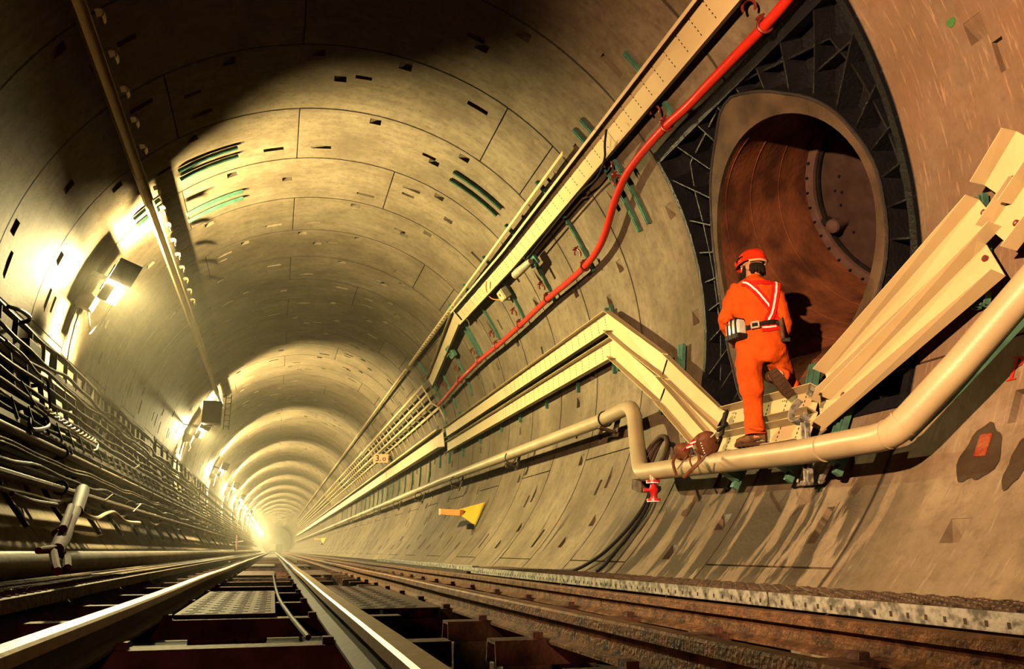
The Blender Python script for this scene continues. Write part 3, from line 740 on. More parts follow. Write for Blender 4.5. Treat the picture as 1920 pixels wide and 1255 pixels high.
# ------------------------------------------------------------------ boxes, lamps and small fittings on the wall
p = U(945, 552, 3.66); o = inward(p); sd = ty.cross(o)
t = empty('junction_box', p, 'small cream junction box on a green strut beneath the high tray', 'junction box')
mb = MB(); mb.box(p, .20, .30, .13, (sd, ty, o)); mb.build('box_body', M['lampbody'], t, bevel=.01)
mb = MB(); mb.box(p+o*.07, .16, .24, .01, (sd, ty, o)); mb.build('box_lid', M['sign'], t); mb = MB(); mb.box(p+o*.078+sd*.02, .05, .04, .004, (sd, ty, o)); mb.build('box_switch', M['ink'], t)
mb = MB(); mb.tube(spline([U(912, 528, 3.6), U(912, 545, 3.6), U(922, 560, 3.62), U(940, 562, 3.64), U(947, 560, 3.64)], 6), .010, 6); tag(mb.build('orange_cable', M['obr'], smooth=True), 'thin orange cable looping from the high tray to the junction box', 'cable')
p = U(1000, 487, 3.62); o = inward(p); sd = ty.cross(o)
t = empty('wall_floodlight', p, 'unlit tubular lamp on a green bracket left of the red hose bend', 'lamp')
mb = MB(); mb.box(p, .20, .26, .06, (sd, ty, o)); mb.box(p-sd*.08+o*.04, .06, .18, .06, (sd, ty, o)); mb.build('green_bracket', M['green'], t, bevel=.01)
a, b = U(995, 490, 3.52), U(966, 516, 3.42); mb = MB(); mb.tube([a, a+(b-a)*.15, a+(b-a)*.85, b], [.045, .06, .075, .07], 14); mb.build('lamp_barrel', M['lampbody'], t, smooth=True)
mb = MB(); mb.cyl(b, b+(b-a).normalized()*.012, .035, 12); mb.build('lamp_lens', M['ink'], t)
p = U(846, 660, 3.68); o = inward(p); mb = MB(); mb.box(p, .30, .36, .10, (ty.cross(o), ty, o)); mb.box(p+ty*.3+o*.05, .08, .5, .05, (ty.cross(o), ty, o))
tag(mb.build('green_bracket', M['green'], bevel=.01), 'green square bracket beneath the dropping cream tray length', 'bracket')
p = U(1001, 640, 3.7)
# red valve under the pipe
p = U(1224, 898, 3.42); t = empty('drain_valve', p, 'small bright red valve hanging under the left end of the cream pipe', 'valve')
q = U(1227, 932, 3.42); dn = V((0, 0, -1)); L = .22
mb = MB(); mb.cyl(p-dn*.06, p+dn*.02, .03, 12); mb.build('nipple', M['pipe'], t, smooth=True)
mb = MB(); mb.tube([p+dn*(L*a) for a in (.1, .18, .181, .35, .5, .65, .80, .801, .95)], [.035, .035, .028, .032, .052, .032, .028, .035, .035], 14); mb.cyl(p+dn*L*.5, p+dn*L*.5+V((-.09, .03, 0)), .02, 10); mb.build('valve_body', M['redp'], t, smooth=True)
for a in (.12, .93):
    mb = MB(); mb.cyl(p+dn*(L*a-.012), p+dn*(L*a+.012), .068, 16)
    mb.build('valve_flange', M['redp'], t)
    mb = MB(); mb.cyl(p+dn*(L*a+.012), p+dn*(L*a+.02), .066, 16); mb.build('flange_gasket', M['white'], t)
# cable loops beside the pipe and cables down to the floor
for i, (pts, r_) in enumerate((([(1206, 868), (1215, 846), (1228, 828), (1243, 818), (1251, 830), (1246, 852), (1236, 872)], .018), ([(1212, 872), (1225, 845), (1240, 822), (1251, 822), (1252, 850), (1240, 878)], .018), ([(1222, 868), (1236, 835), (1247, 818)], .016))):
    mb = MB(); mb.tube(spline([U(*q, 3.52+.04*i) for q in pts], 6), r_*1.25, 8)
    tag(mb.build('cable_loop', M['cableb'], smooth=True), 'brown cable loop hanging beside the vertical pipe drop, %s strand' % ('left', 'right', 'inner')[i], 'cable', 'cable loops beside the pipe drop')
for i, pts in enumerate(([(1222, 905), (1212, 940), (1190, 975), (1160, 1010), (1125, 1042), (1085, 1066), (1060, 1071), (1000, 1071)], [(1218, 905), (1216, 945), (1185, 995), (1158, 1030), (1135, 1058), (1118, 1072)])):
    mb = MB(); mb.tube(spline([U(*q, 3.74) for q in pts], 6), .020, 8)
    tag(mb.build('drop_cable', M['cable'], smooth=True), ('black cable curving from the red valve down to the wall foot', 'second black cable dropping steeply beside the curving one')[i], 'cable', 'cables from the pipe to the floor')
p = U(1200, 912, 3.66); mb = MB(); mb.bar(p+V((0, .12, .03)), p+V((0, -.12, -.02)), .09, .12)
tag(mb.build('timber_offcut', M['wood'], bevel=.006), 'short brown timber offcut wedged under the pipe elbow', 'timber')
# yellow swivel bracket lower on the wall
def ybracket(q0, q1, q2, q3, label, sc=1):
    a, b, c, d = U(*q0, 3.25), U(*q1, 3.45), U(*q2, 3.76), U(*q3, 3.76)
    t = empty('wall_bracket', c, label, 'bracket', 'yellow wall brackets')
    mb = MB(); o = inward(b); f = (b-a).normalized(); mb.bar(a+f*.10, b, .09*sc, .12*sc); mb.build('orange_arm', M['obr'], t, bevel=.006)
    mb = MB(); mb.bar(a-f*.02, a+f*.11, .095*sc, .13*sc); mb.build('arm_tip', M['yellow'], t)
    mb = MB(); n_ = (c-b).cross(d-b).normalized()*.012*sc; tri = [b-(b-a).normalized()*.25+V((0, 0, .05)), b+V((0, 0, -.07)), d, c]
    mb.add([x+n_ for x in tri]+[x-n_ for x in tri], [(0, 1, 2, 3), (7, 6, 5, 4), (0, 4, 5, 1), (1, 5, 6, 2), (2, 6, 7, 3), (3, 7, 4, 0)]); mb.build('gusset', M['ybr'], t)
    mb = MB(); mb.bar(c, d, .05, .03, inward(c)); mb.build('wall_strip', M['ybr'], t)
    mb = MB(); mb.box(d+V((-.08, .05, -.03)), .14, .1, .1); mb.build('hinge_block', M['dark'], t)
ybracket((827, 960), (866, 962), (908, 943), (890, 985), 'yellow and orange folded bracket low on the right wall')
ybracket((590, 1011), (601, 1011), (612, 1009), (606, 1020), 'distant orange bracket low on the right wall near the tunnel end')
# 3.0 sign
p = U(714, 860, 3.35); t = empty('distance_sign', p, 'salmon sign reading 3.0 on the right wall above the far tray', 'sign')
fx = RT; n_ = -FW
mb = MB(); xx = V((.93, -.36, 0)).normalized(); zz = V((0, 0, 1)); nn = xx.cross(zz)
mb.box(p, .62, .02, .34, (xx, nn, zz)); mb.build('sign_plate', M['sign'], t, bevel=.01)
def text(s, loc, size, X, Z, mat, parent, nm, shear=0, ext=.002):
    cu = bpy.data.curves.new(nm, 'FONT'); cu.body = s; cu.size = size; cu.extrude = ext; cu.align_x = 'CENTER'; cu.align_y = 'CENTER'; cu.shear = shear
    cu.offset = size*.012
    o = bpy.data.objects.new(nm, cu); col.objects.link(o); cu.materials.append(mat)
    Nn = X.cross(Z); mw = Matrix((X, Z, Nn)).transposed().to_4x4(); mw.translation = loc
    o.matrix_world = mw
    bpy.context.view_layer.update(); me = bpy.data.meshes.new_from_object(o.evaluated_get(bpy.context.evaluated_depsgraph_get()))
    mw = o.matrix_world.copy(); bpy.data.objects.remove(o); o = bpy.data.objects.new(nm, me); col.objects.link(o); o.matrix_world = mw
    if parent: o.parent = parent; o.matrix_parent_inverse = Matrix.Translation(-V(parent.location))
    return o
nf = nn if nn.y < 0 else -nn
text('3.', p+nf*.014-xx*.10, .34, xx, zz, M['ink'], t, 'sign_digits'); text('o', p+nf*.014+xx*.14-zz*.01, .28, xx, zz, M['ink'], t, 'sign_digits')
mb = MB(); mb.bar(p-nf*.02+V((.1, 0, -.02)), V((3.6, p.y+.2, p.z)), .03, .03); mb.build('sign_arm', M['dark'], t)
# stencil P, green spray, red patch with its wet halo
p = U(1906, 690, 3.793); X = V((0, -1, 0)); Nn = inward(p); Z = Nn.cross(X)
mb = MB()
def st(poly): 
    mb.add([p+X*a+Z*b+Nn*.004 for a, b in poly], [tuple(range(len(poly)))])
st([(-.035, -.075), (-.012, -.075), (.006, .075), (-.017, .075)]); st([(-.055, -.08), (.01, -.08), (.012, -.070), (-.053, -.070)]); st([(-.04, .07), (-.005, .07), (-.003, .08), (-.038, .08)])
arc = [(.012+.035*math.sin(rad(a))+.0, .04+.036*math.cos(rad(a))) for a in range(0, 181, 20)]; arc2 = [(.012+.016*math.sin(rad(a)), .04+.020*math.cos(rad(a))) for a in range(180, -1, -20)]
for (a, b), (c, d), (e, f) , (g, h) in zip(arc[:-1], arc[1:], arc2[::-1][1:], arc2[::-1][:-1]): st([(a, b), (c, d), (e, f), (g, h)])
tag(mb.build('stencil_letter', M['stencil']), 'red stencilled letter P painted on the concrete at the right edge', 'lettering')
def blot(q, ra, rb, mat, nm, label, cat, r=3.796, seed=1, rot=0, n=28):
    p = U(*q, r); rr = random.Random(seed); N_ = inward(p); X = V((0, 1, 0)); Z = X.cross(N_)
    ph = [rr.uniform(0, 6.28) for _ in range(4)]
    vs = [p+N_*.003]
    for i in range(n):
        a = 2*math.pi*i/n; k = 1+.12*math.sin(2*a+ph[0])+.10*math.sin(3*a+ph[1])+.06*math.sin(7*a+ph[2])
        u_, w_ = ra*k*math.cos(a), rb*k*math.sin(a); u_, w_ = u_*math.cos(rot)-w_*math.sin(rot), u_*math.sin(rot)+w_*math.cos(rot)
        v = p+X*u_+Z*w_; th = math.atan2(v.z, v.x); vs.append(V((math.cos(th)*(r-.003), v.y, math.sin(th)*(r-.003))))
    mb = MB(); mb.add(vs, [(0, 1+i, 1+(i+1) % n) for i in range(n)])
    return tag(mb.build(nm, mat), label, cat)
blot((1838, 852), .13, .22, M['stain'], 'damp_stain', 'large dark damp stain around the red patch on the right wall', 'stain', r=3.796, seed=3)
blot((1908, 870), .07, .15, M['stain'], 'damp_stain', 'dark damp stain at the right edge below the red letter', 'stain', r=3.796, seed=5)
blot((1783, 42), .034, .034, M['gpaint'], 'paint_spot', 'small green spray paint spot at the upper right', 'paint', r=3.796, seed=8)
p = U(1843, 835, 3.788); N_ = inward(p); X = V((0, 1, 0)); Z = X.cross(N_); mb = MB(); mb.box(p, .085, .155, .02, (X, Z, N_)); 
tag(mb.build('red_patch', M['patch'], bevel=.01), 'rough red rectangular patch on the wall inside the damp stain', 'patch')
#NEXT
# ------------------------------------------------------------------ lamps along the left wall
EXPO = 0.65
ly = [12.4, 27.6, 39.8, 51.5, 63, 74.5, 86, 97.5, 109, 120.5, 132, 143.5, 155, 166, 178, 190]
for i, y in enumerate(ly):
    th = 158 if i < 2 else 161
    c = WP(th, y, 3.42); o = inward(c); tn = V((0, 1, 0)); sd = tn.cross(o)
    t = empty('tunnel_lamp', c, 'glowing bulkhead lamp on the left tunnel wall, %s to the camera' % ordn(i), 'lamp', 'lamps along the left wall')
    mb = MB()
    mb.tube([c-tn*.08, c-tn*.065, c+tn*.065, c+tn*.08], [.02, .05, .05, .02], 8); mb.build('bulb', M['glass'], t)
    mb = MB(); mb.box(c-o*.10, .42, .39, .02, (sd, tn, o)); mb.box(c-o*.24, .06, .10, .26, (sd, tn, o)); mb.build('back_plate', M['dark'], t)
    mb = MB(); mb.box(c-tn*.20-o*.01+sd*.215, .25, .012, .14, (sd, tn, o)); mb.box(c+tn*.20+o*.005+sd*.14, .28, .012, .17, (sd, tn, o)); mb.box(c+tn*.20-o*.05-sd*.14, .28, .012, .06, (sd, tn, o)); mb.build('far_shade', M['dark'], t)
    mb = MB(); mb.box(c-tn*.20+o*.085-sd*.16, .36, .012, .33, (sd, tn, o)); mb.box(c-tn*.16-sd*.30+o*.0, .012, .10, .20, (sd, tn, o)); mb.build('near_shade', M['dark'], t)
    if i < 6:
        mb = MB(); mb.box(c+sd*.42-o*.22, .22, .22, .22, (sd, tn, o)); mb.build('ballast_box', M['lampbody'], t, bevel=.01)
        mb = MB(); mb.tube(spline([c+sd*.52-o*.15, c+sd*.7+tn*.1-o*.05, c+sd*.75+tn*.5-o*.1, c+sd*.3+tn*.62-o*.1, c-sd*.05+tn*.5-o*.1, c+tn*.2-o*.12], 5), .012, 6); mb.build('flex_cable', M['lampbody'], t, smooth=True)
        mb = MB(); mb.tube([WP(th+k*4, y+.05*k, 3.74) for k in range(2, 8)], .012, 6); mb.build('supply_cable', M['cable'], t)
# warm work floodlight standing on the left walkway just behind the camera
LP0 = V((-2.25, .4, -.65)); aim = V((3.7, 5.0, -.4))
dv = (aim-LP0).normalized(); sx = dv.cross(V((0, 0, 1))).normalized(); uz = sx.cross(dv)
t = empty('work_floodlight', LP0, 'warm work floodlight on a stand behind the camera aimed at the opening', 'lamp')
mb = MB(); rg = []
for a, r_ in ((-.22, .05), (-.20, .09), (-.05, .15), (.0, .16)): rg.append([LP0+dv*a+sx*(r_*math.cos(q))+uz*(r_*math.sin(q)) for q in (2*math.pi*k/20 for k in range(20))])
mb.loft(rg[::-1], cap=False); mb.loft([rg[0], [LP0-dv*.22]*20], cap=False); mb.build('lamp_reflector', M['lampbody'], t, smooth=True)
mb = MB(); mb.cyl(LP0-dv*.2, V((LP0.x-.1, LP0.y-.1, -2.75)), .02, 10); mb.build('stand_pole', M['dark'], t)
ld = bpy.data.lights.new('flood_lamp', 'SPOT'); ld.energy = 3500; ld.color = (1, .60, .31); ld.spot_size = rad(70); ld.spot_blend = .8; ld.shadow_soft_size = .05
lo = bpy.data.objects.new('flood_lamp', ld); col.objects.link(lo); lo.matrix_world = Matrix.Translation(LP0) @ Matrix((sx, uz, -dv)).transposed().to_4x4()
#NEXT

# unseen red fill lamp added for the reddish shadows, on a made-up base
RP = V((-1.0, -.5, -2.5)); t = empty('red_fill_lamp', RP, 'small red fill lamp added out of view behind the camera', 'lamp')
mb = MB(); mb.tube([RP-V((0, 0, .34)), RP-V((0, 0, .08)), RP-V((0, 0, .07))], [.06, .05, .02], 12); mb.build('lamp_base', M['dark'], t)
ld = bpy.data.lights.new('red_fill_light', 'POINT'); ld.energy = 60; ld.color = (1, .30, .17); ld.shadow_soft_size = .04
lo = bpy.data.objects.new('red_fill_light', ld); col.objects.link(lo); lo.location = RP
hz = MB(); hz.loft([[WP(360*i/24, 9.6, 3.72) for i in range(24)], [WP(360*i/24, 236, 3.72) for i in range(24)]])
vm = bpy.data.materials.new('tunnel_haze'); vm.use_nodes = True; nt = vm.node_tree; nt.nodes.clear()
om = nt.nodes.new('ShaderNodeOutputMaterial'); vs_ = nt.nodes.new('ShaderNodeVolumeScatter'); vs_.inputs['Density'].default_value = .0035; vs_.inputs['Anisotropy'].default_value = .5; vs_.inputs['Color'].default_value = (1, .93, .70, 1)
nt.links.new(vs_.outputs[0], om.inputs['Volume'])
ho = hz.build('dusty_haze', vm)
import bmesh
bm = bmesh.new(); bm.from_mesh(ho.data); bmesh.ops.recalc_face_normals(bm, faces=bm.faces[:])
if bm.calc_volume(signed=True) < 0: bmesh.ops.reverse_faces(bm, faces=bm.faces[:])
bm.to_mesh(ho.data); bm.free()
tag(ho, 'thin dusty haze filling the tunnel and glowing round the lamps', 'haze', kind='stuff')
# ------------------------------------------------------------------ left wall services
def th_at(px, py, r): return UT(px, py, r)[0]
# cream tray along the left haunch, with clips
th_l = th_at(262, 330, 3.62)
for i, (ya, yb) in enumerate(((5.0, 11.0), (11.02, 17.0), (17.02, 29))):
    t = tray((th_l, ya), (th_l, yb), .13, .07, 'narrow cream tray running along the left haunch towards the lamps, %s length' % ('nearest', 'middle', 'far')[i], r=3.66, slots=False, seg=30, group='narrow tray on the left haunch', mt='yellow')
    if i < 2:
        for k in range(8 if i == 0 else 9):
            y = ya+.35+k*.68; p = WP(th_l-1.6, y, 3.60); o = inward(p); sd = V((0, 1, 0)).cross(o)
            mb = MB(); q = p+o*.06
            mb.sweep([(-.06, -.006), (.06, -.006), (.06, .006), (-.06, .006)], [q+sd*(.07*math.cos(rad(a)))*-1+o*(.05*math.sin(rad(a)))*-1 for a in range(-80, 100, 20)], [V((0, 0, -1))+sd*.01]*9)
            mb.build('cable_cleat', M['yellow'], t)
def run(px, py, r, rr, mt, nm, label, cat, grp, ya=2.0, yb=110, wav=0, seed=1):
    th = th_at(px, py, r); rn = random.Random(seed); pts = []; y = ya
    ph = rn.uniform(0, 6)
    while y < yb:
        k = 1 if y < 32 else 0
        a = wav*k*(math.sin(y*1.9+ph)+.5*math.sin(y*4.1+ph*2)) if wav else 0
        pts.append(WP(th+a, y, r+(a*.01))); y += .28 if (wav and y < 32) else (2 if y < 40 else 12)
    mb = MB(); mb.tube(pts, rr, 8 if rr < .035 else 14); return tag(mb.build(nm, M[mt], smooth=True), label, cat, grp)
pos = ['topmost', 'second from top', 'third from top', 'fourth from top', 'fifth from top', 'sixth from top', 'seventh from top', 'eighth from top', 'ninth from top', 'tenth from top', 'eleventh from top', 'lowest']
run(167, 874, 3.28, .042, 'pipeold', 'wall_pipe', 'grimy tan pipe along the left wall, upper of the two thin pipes', 'pipe', 'pipes on the left wall')
run(110, 917, 3.22, .034, 'pipeold', 'wall_pipe', 'grimy tan pipe along the left wall, lower of the two thin pipes', 'pipe', 'pipes on the left wall')
run(100, 1057, 3.38, .085, 'pipeold', 'wall_pipe', 'thick grimy pipe lying along the foot of the left wall', 'pipe', 'pipes on the left wall')
for i, (py, r, rr, wv, mt) in enumerate(((668, 3.46, .020, .25, 'cable'), (700, 3.40, .022, .5, 'cable'), (720, 3.36, .020, .35, 'cable'), (745, 3.35, .025, .15, 'cable'), (765, 3.32, .018, .3, 'cable'), (782, 3.34, .024, .2, 'cable'), (800, 3.30, .020, .35, 'cable'), (815, 3.30, .016, .25, 'cable'), (868, 3.28, .011, .25, 'pipeold'), (874, 3.28, .011, .25, 'pipeold'), (893, 3.28, .018, .4, 'cable'), (938, 3.26, .020, .6, 'pipeold'))):
    run(110, py, r, rr, mt, 'wall_cable', 'sagging cable along the left wall racks, %s of the bundle' % pos[i], 'cable', 'cables along the left wall', wav=wv, seed=i+3)
def ladder(px, py1, py2, r, ya, yb, label, mt='dark', step=.55):
    a, b = th_at(px, py1, r), th_at(px, py2, r)
    t = empty('cable_rack', WP(a, ya, r), label, 'cable rack', 'cable racks on the left wall')
    for th in (a, b):
        mb = MB(); mb.sweep([(-.035, -.012), (.035, -.012), (.035, .012), (-.035, .012)], [WP(th, ya, r), WP(th, yb, r)]); mb.build('side_rail', M[mt], t)
    mb = MB(); y = ya+.2
    while y < min(yb, 34): 
        mb = MB(); mb.bar(WP(a, y, r), WP(b, y, r), .05, .02, (0, 1, 0)); mb.build('rung', M[mt], t); y += step if y < 18 else 1.1
    return t
ladder(150, 706, 742, 3.47, 2.5, 19.0, 'dark cable rack on left wall lit from behind by the nearest lamp, upper one')
ladder(200, 800, 842, 3.38, 2.5, 30.0, 'dark cable rack on left wall directly under the upper rack')
ladder(150, 822, 848, 3.30, 2.5, 30.0, 'lowest dark cable rack just above the upper thin pipe')
ladder(330, 860, 886, 3.42, 19.5, 60.0, 'dark cable rack continuing far down the left wall', step=1.0)
for i in range(16):
    y = 8.2+i*1.6 if i < 10 else 24.2+(i-9)*3.2
    t = empty('wall_hanger', WP(196, y, 3.6), 'dark steel hanger post carrying the left wall racks, %s to the camera' % ordn(i), 'hanger', 'hanger posts on the left wall')
    mb = MB(); P = [WP(th, y, 3.62) for th in range(180, 221, 5)]; mb.sweep([(-.03, -.02), (.03, -.02), (.03, .02), (-.03, .02)], P); mb.build('post', M['dark'], t)
    for th, r in ((193, 3.32), (207.5, 3.22)):
        mb = MB(); mb.bar(WP(th, y, 3.72), WP(th, y, r), .04, .03, (0, 1, 0)); mb.build('arm', M['dark'], t)
for i, py in enumerate((752, 772, 790, 806, 822, 836, 850, 884, 903)):
    run(118, py, 3.50-.012*(i % 3), (.034, .028, .038)[i % 3], 'cable', 'power_cable', 'thick black power cable at the back of the left racks, %s of nine' % pos[i], 'cable', 'thick black cables behind the left racks', wav=.12, seed=i+40)
# dark cabinet, hanging loops and clutter near the left edge
for i, (q, s) in enumerate((((52, 668), (.30, .5, .16)), ((20, 715), (.5, .7, .2)), ((75, 790), (.28, .5, .18)), ((250, 742), (.10, .16, .1)))):
    p = U(*q, 3.50); o = inward(p); mb = MB(); mb.box(p, s[0], s[1], s[2], (V((0, 1, 0)).cross(o), V((0, 1, 0)), o))
    if i < 3: tag(mb.build('cable_box', M['dark'], bevel=.01), 'dark equipment box among the left wall cables, %s' % ('smaller one by the upper rack', 'big one at the left edge', 'lower one above the thin pipe')[i], 'box', 'dark boxes on the left wall')
mb = MB(); mb.tube(spline([U(15, 575, 3.4), U(40, 583, 3.35), U(56, 596, 3.35), U(50, 603, 3.4), U(38, 605, 3.45)], 6), .022, 8); tag(mb.build('hose_loop', M['cable'], smooth=True), 'thick black hose loop sticking out above the upper left rack', 'cable')
for i, pts in enumerate(([(12, 640), (45, 668), (70, 700), (88, 712), (92, 740), (95, 775)], [(40, 715), (62, 752), (75, 770)], [(150, 957), (165, 968), (182, 972), (200, 963), (215, 962), (235, 978), (262, 981)], [(22, 926), (60, 940), (105, 947)], [(60, 762), (85, 780), (90, 800), (60, 805), (55, 785)])):
    mb = MB(); mb.tube(spline([U(*q, 3.22) for q in pts], 6), (.014, .008, .020, .018, .018)[i], 8)
    tag(mb.build('sagging_cable', M[('cableb', 'cableb', 'pipe', 'pipeold', 'cable')[i]], smooth=True), ('reddish cable draped in front of the upper left rack', 'thin slanting cable near the left edge', 'pale thick cable sagging under the lower thin pipe', 'tan cable hanging beneath the lower pipe at the far left', 'black coiled cable hung above the upper thin pipe')[i], 'cable')
# braided cable hung on a hook
a = [U(85, 765, 3.2), U(110, 785, 3.2), U(135, 803, 3.2), U(160, 818, 3.2), U(178, 828, 3.2)]
A = spline(a, 12); 
t = empty('braided_cable', A[0], 'pale twisted cable pair ending in a hook above the upper thin pipe', 'cable')
for ph in (0, math.pi):
    mb = MB(); mb.tube([p+V((0, 0, .022*math.sin(i*.9+ph)))+V((.018*math.cos(i*.9+ph), 0, 0)) for i, p in enumerate(A)], .010, 6); mb.build('strand', M['pipe'], t, smooth=True)
mb = MB(); mb.tube(spline([U(178, 828, 3.2), U(183, 832, 3.2), U(182, 842, 3.2), U(174, 845, 3.2)], 4), .012, 6); mb.build('hook', M['steel'], t, smooth=True)
for i, q in enumerate(((117, 849), (113, 915), (245, 948))):
    p = U(*q, (3.28, 3.22, 3.22)[i]); o = inward(p); sd = V((0, 1, 0)).cross(o)
    mb = MB(); mb.tube([p+sd*(.055*math.cos(a))+o*(.055*math.sin(a)) for a in (2*math.pi*k/14 for k in range(15))], .014, 6, cap=False)
    tag(mb.build('pipe_ring', M['dark'], smooth=True), 'dark ring clamp round a thin left pipe, %s' % ('on the upper pipe', 'on the lower pipe beside the red post', 'further along the lower pipe')[i], 'clamp')
# red brown valve post
t = empty('valve_post', U(105, 1040, 3.1), 'reddish brown clamped valve post leaning against the left wall over the thick pipe', 'valve')
rr_ = 3.05
mb = MB(); mb.tube([U(155, 920, rr_), U(143, 960, rr_)], [.055, .045], 12); mb.build('socket', M['dark'], t, smooth=True)
mb = MB(); mb.tube([U(133, 950, rr_-.05), U(118, 992, rr_-.05)], .022, 10); mb.build('lever', M['oxide'], t, smooth=True)
mb = MB(); mb.tube([U(146, 950, rr_), U(128, 985, rr_), U(118, 1008, rr_), U(106, 1032, rr_)], [.04, .036, .045, .034], 12); mb.build('post_body', M['oxide'], t, smooth=True)
mb = MB(); p, q = U(104, 1000, rr_), U(132, 1004, rr_); mb.tube([p, p+(q-p)*.2, p+(q-p)*.21, p+(q-p)*.8, p+(q-p)*.81, q], [.022, .022, .034, .034, .022, .022], 10); mb.build('coupling', M['oxide'], t, smooth=True)
mb = MB(); mb.tube([U(72, 1033, rr_), U(100, 1030, rr_), U(104, 1036, rr_)], [.016, .022, .03], 10); mb.build('side_outlet', M['oxide'], t, smooth=True)
mb = MB(); mb.tube(spline([U(100, 1036, rr_), U(104, 1060, rr_), U(108, 1072, rr_)], 4), .020, 8); mb.tube(spline([U(108, 1036, rr_), U(124, 1045, rr_), U(126, 1066, rr_)], 4), .02, 8); mb.build('clamp_legs', M['oxide'], t, smooth=True)
# pale rods
for i, (a, b) in enumerate((((196, 940), (212, 927)), ((250, 960), (264, 946)), ((250, 880), (262, 872)))):
    mb = MB(); mb.bar(U(*a, 3.2), U(*b, 3.1), .012, .012); tag(mb.build('threaded_rod', M['steel']), 'short pale rod sticking out near the lower thin pipe, %s' % ('left one', 'right one', 'upper one')[i], 'rod', 'rods on the left wall')
# dark cabinet with ladder at the second lamp
p = WP(150, 26.4, 3.25); t = empty('lamp_cabinet', p, 'dark cabinet and small ladder frame just above the second lamp', 'cabinet')
mb = MB(); mb.box(p, .55, .5, .7); mb.build('cabinet_body', M['dark'], t, bevel=.02)
q = p+V((.45, 0, 0)); 
for dx in (-.08, .08):
    mb = MB(); mb.bar(q+V((dx, 0, .6)), q+V((dx, 0, -.5)), .025, .025, (0, 1, 0)); mb.build('ladder_side', M['dark'], t)
for k in range(6):
    mb = MB(); mb.bar(q+V((-.08, 0, .5-k*.18)), q+V((.08, 0, .5-k*.18)), .02, .02); mb.build('ladder_rung', M['dark'], t)
mb = MB(); mb.bar(p+V((-.9, .02, -.38)), p+V((.1, .02, -.42)), .03, .03); mb.build('support_bar', M['steel'], t)
# far pale hydrant
p = U(444, 1018, 3.2); t = empty('hydrant', p, 'tiny pale pink hydrant far down by the left wall foot', 'hydrant')
mb = MB(); mb.tube([p+V((0, 0, -.5)), p+V((0, 0, .1)), p+V((0, 0, .35))], [.09, .06, .08], 10); mb.build('stand', M['flange'], t)
mb = MB(); mb.cyl(p+V((-.2, 0, 0)), p+V((.3, 0, .05)), .05, 10); mb.build('outlet', M['flange'], t)
# distant wagon on the track
p = V((-.3, 178, -1.9)); t = empty('rail_wagon', p, 'dim dark wagon block standing on the track at the tunnel end', 'wagon')
mb = MB(); mb.box(p+V((-.55, 0, .1)), 1.1, 4, 1.3); mb.build('pale_side', M['lampbody'], t)
mb = MB(); mb.box(p+V((.75, 0, .0)), 1.2, 4, 1.3); mb.build('dark_side', M['dark'], t)
mb = MB(); mb.box(p+V((.1, 0, -.75)), 2.4, 4, .35); mb.build('underframe', M['dark'], t)
#NEXT
# ------------------------------------------------------------------ the worker
F0 = V((3.07, 5.85, -1.69)); fw = V((.537, .843, 0)).normalized(); rt = V((fw.y, -fw.x, 0)); zz = V((0, 0, 1))
def L(px, py, d=0.0):
    r = ray(px, py); return CAM+r*(((F0-CAM).dot(fw)+d)/r.dot(fw))
person = empty('person', F0, 'worker in orange coverall and red helmet stepping on the cream pipe, seen from behind', 'person')
def limb(mb, pts, n=20, dirs=None):
    """pts: (centre, half width, half depth); ring planes follow the path"""
    rings = []; prev = None
    for i, (c, a, b) in enumerate(pts):
        t = (pts[min(i+1, len(pts)-1)][0]-pts[max(i-1, 0)][0]).normalized()
        x = rt-t*rt.dot(t)
        if x.length < .3: x = fw-t*fw.dot(t)
        if prev is not None and x.dot(prev) < 0: x = -x
        x.normalize(); prev = x; y = t.cross(x).normalized()
        rings.append([c+x*(a*math.cos(q))+y*(b*math.sin(q)) for q in (2*math.pi*k/n for k in range(n))])
    mb.loft(rings)
S = .0046
cloth = MB()
# torso, upright stack
limb(cloth, [(L(1427, 682, .03), .10, .10), (L(1427, 668, .03), .175, .125), (L(1427, 650, .03), .205, .14), (L(1427, 632, .03), .198, .135), (L(1425, 615, .03), .172, .115), (L(1421, 596, .02), .178, .115), (L(1417, 572, .01), .192, .125), (L(1415, 550, .0), .198, .125), (L(1414, 538, .0), .170, .11), (L(1414, 529, .01), .105, .085), (L(1413, 521, .02), .066, .066), (L(1412, 515, .02), .058, .062)])
# left (supporting) leg
limb(cloth, [(L(1405, 655, .03), .11, .12), (L(1404, 680, .02), .115, .12), (L(1406, 710, .0), .108, .105), (L(1410, 735, -.01), .092, .09), (L(1412, 760, .0), .083, .085), (L(1414, 785, .01), .082, .085), (L(1417, 812, .02), .080, .088)])
# right leg: thigh forward and down, shin folded back towards the camera
limb(cloth, [(L(1450, 655, .03), .11, .12), (L(1455, 672, .10), .108, .11), (L(1464, 690, .20), .095, .10), (L(1474, 708, .27), .078, .085), (L(1476, 716, .27), .06, .06)])
limb(cloth, [(L(1474, 706, .28), .078, .082), (L(1472, 707, .16), .080, .078), (L(1467, 705, .03), .074, .072), (L(1462, 703, -.06), .075, .072)])
# knee cloth bagging at the right
limb(cloth, [(L(1484, 706, .20), .04, .04), (L(1488, 722, .20), .055, .06), (L(1486, 738, .21), .045, .05), (L(1482, 746, .22), .02, .02)])
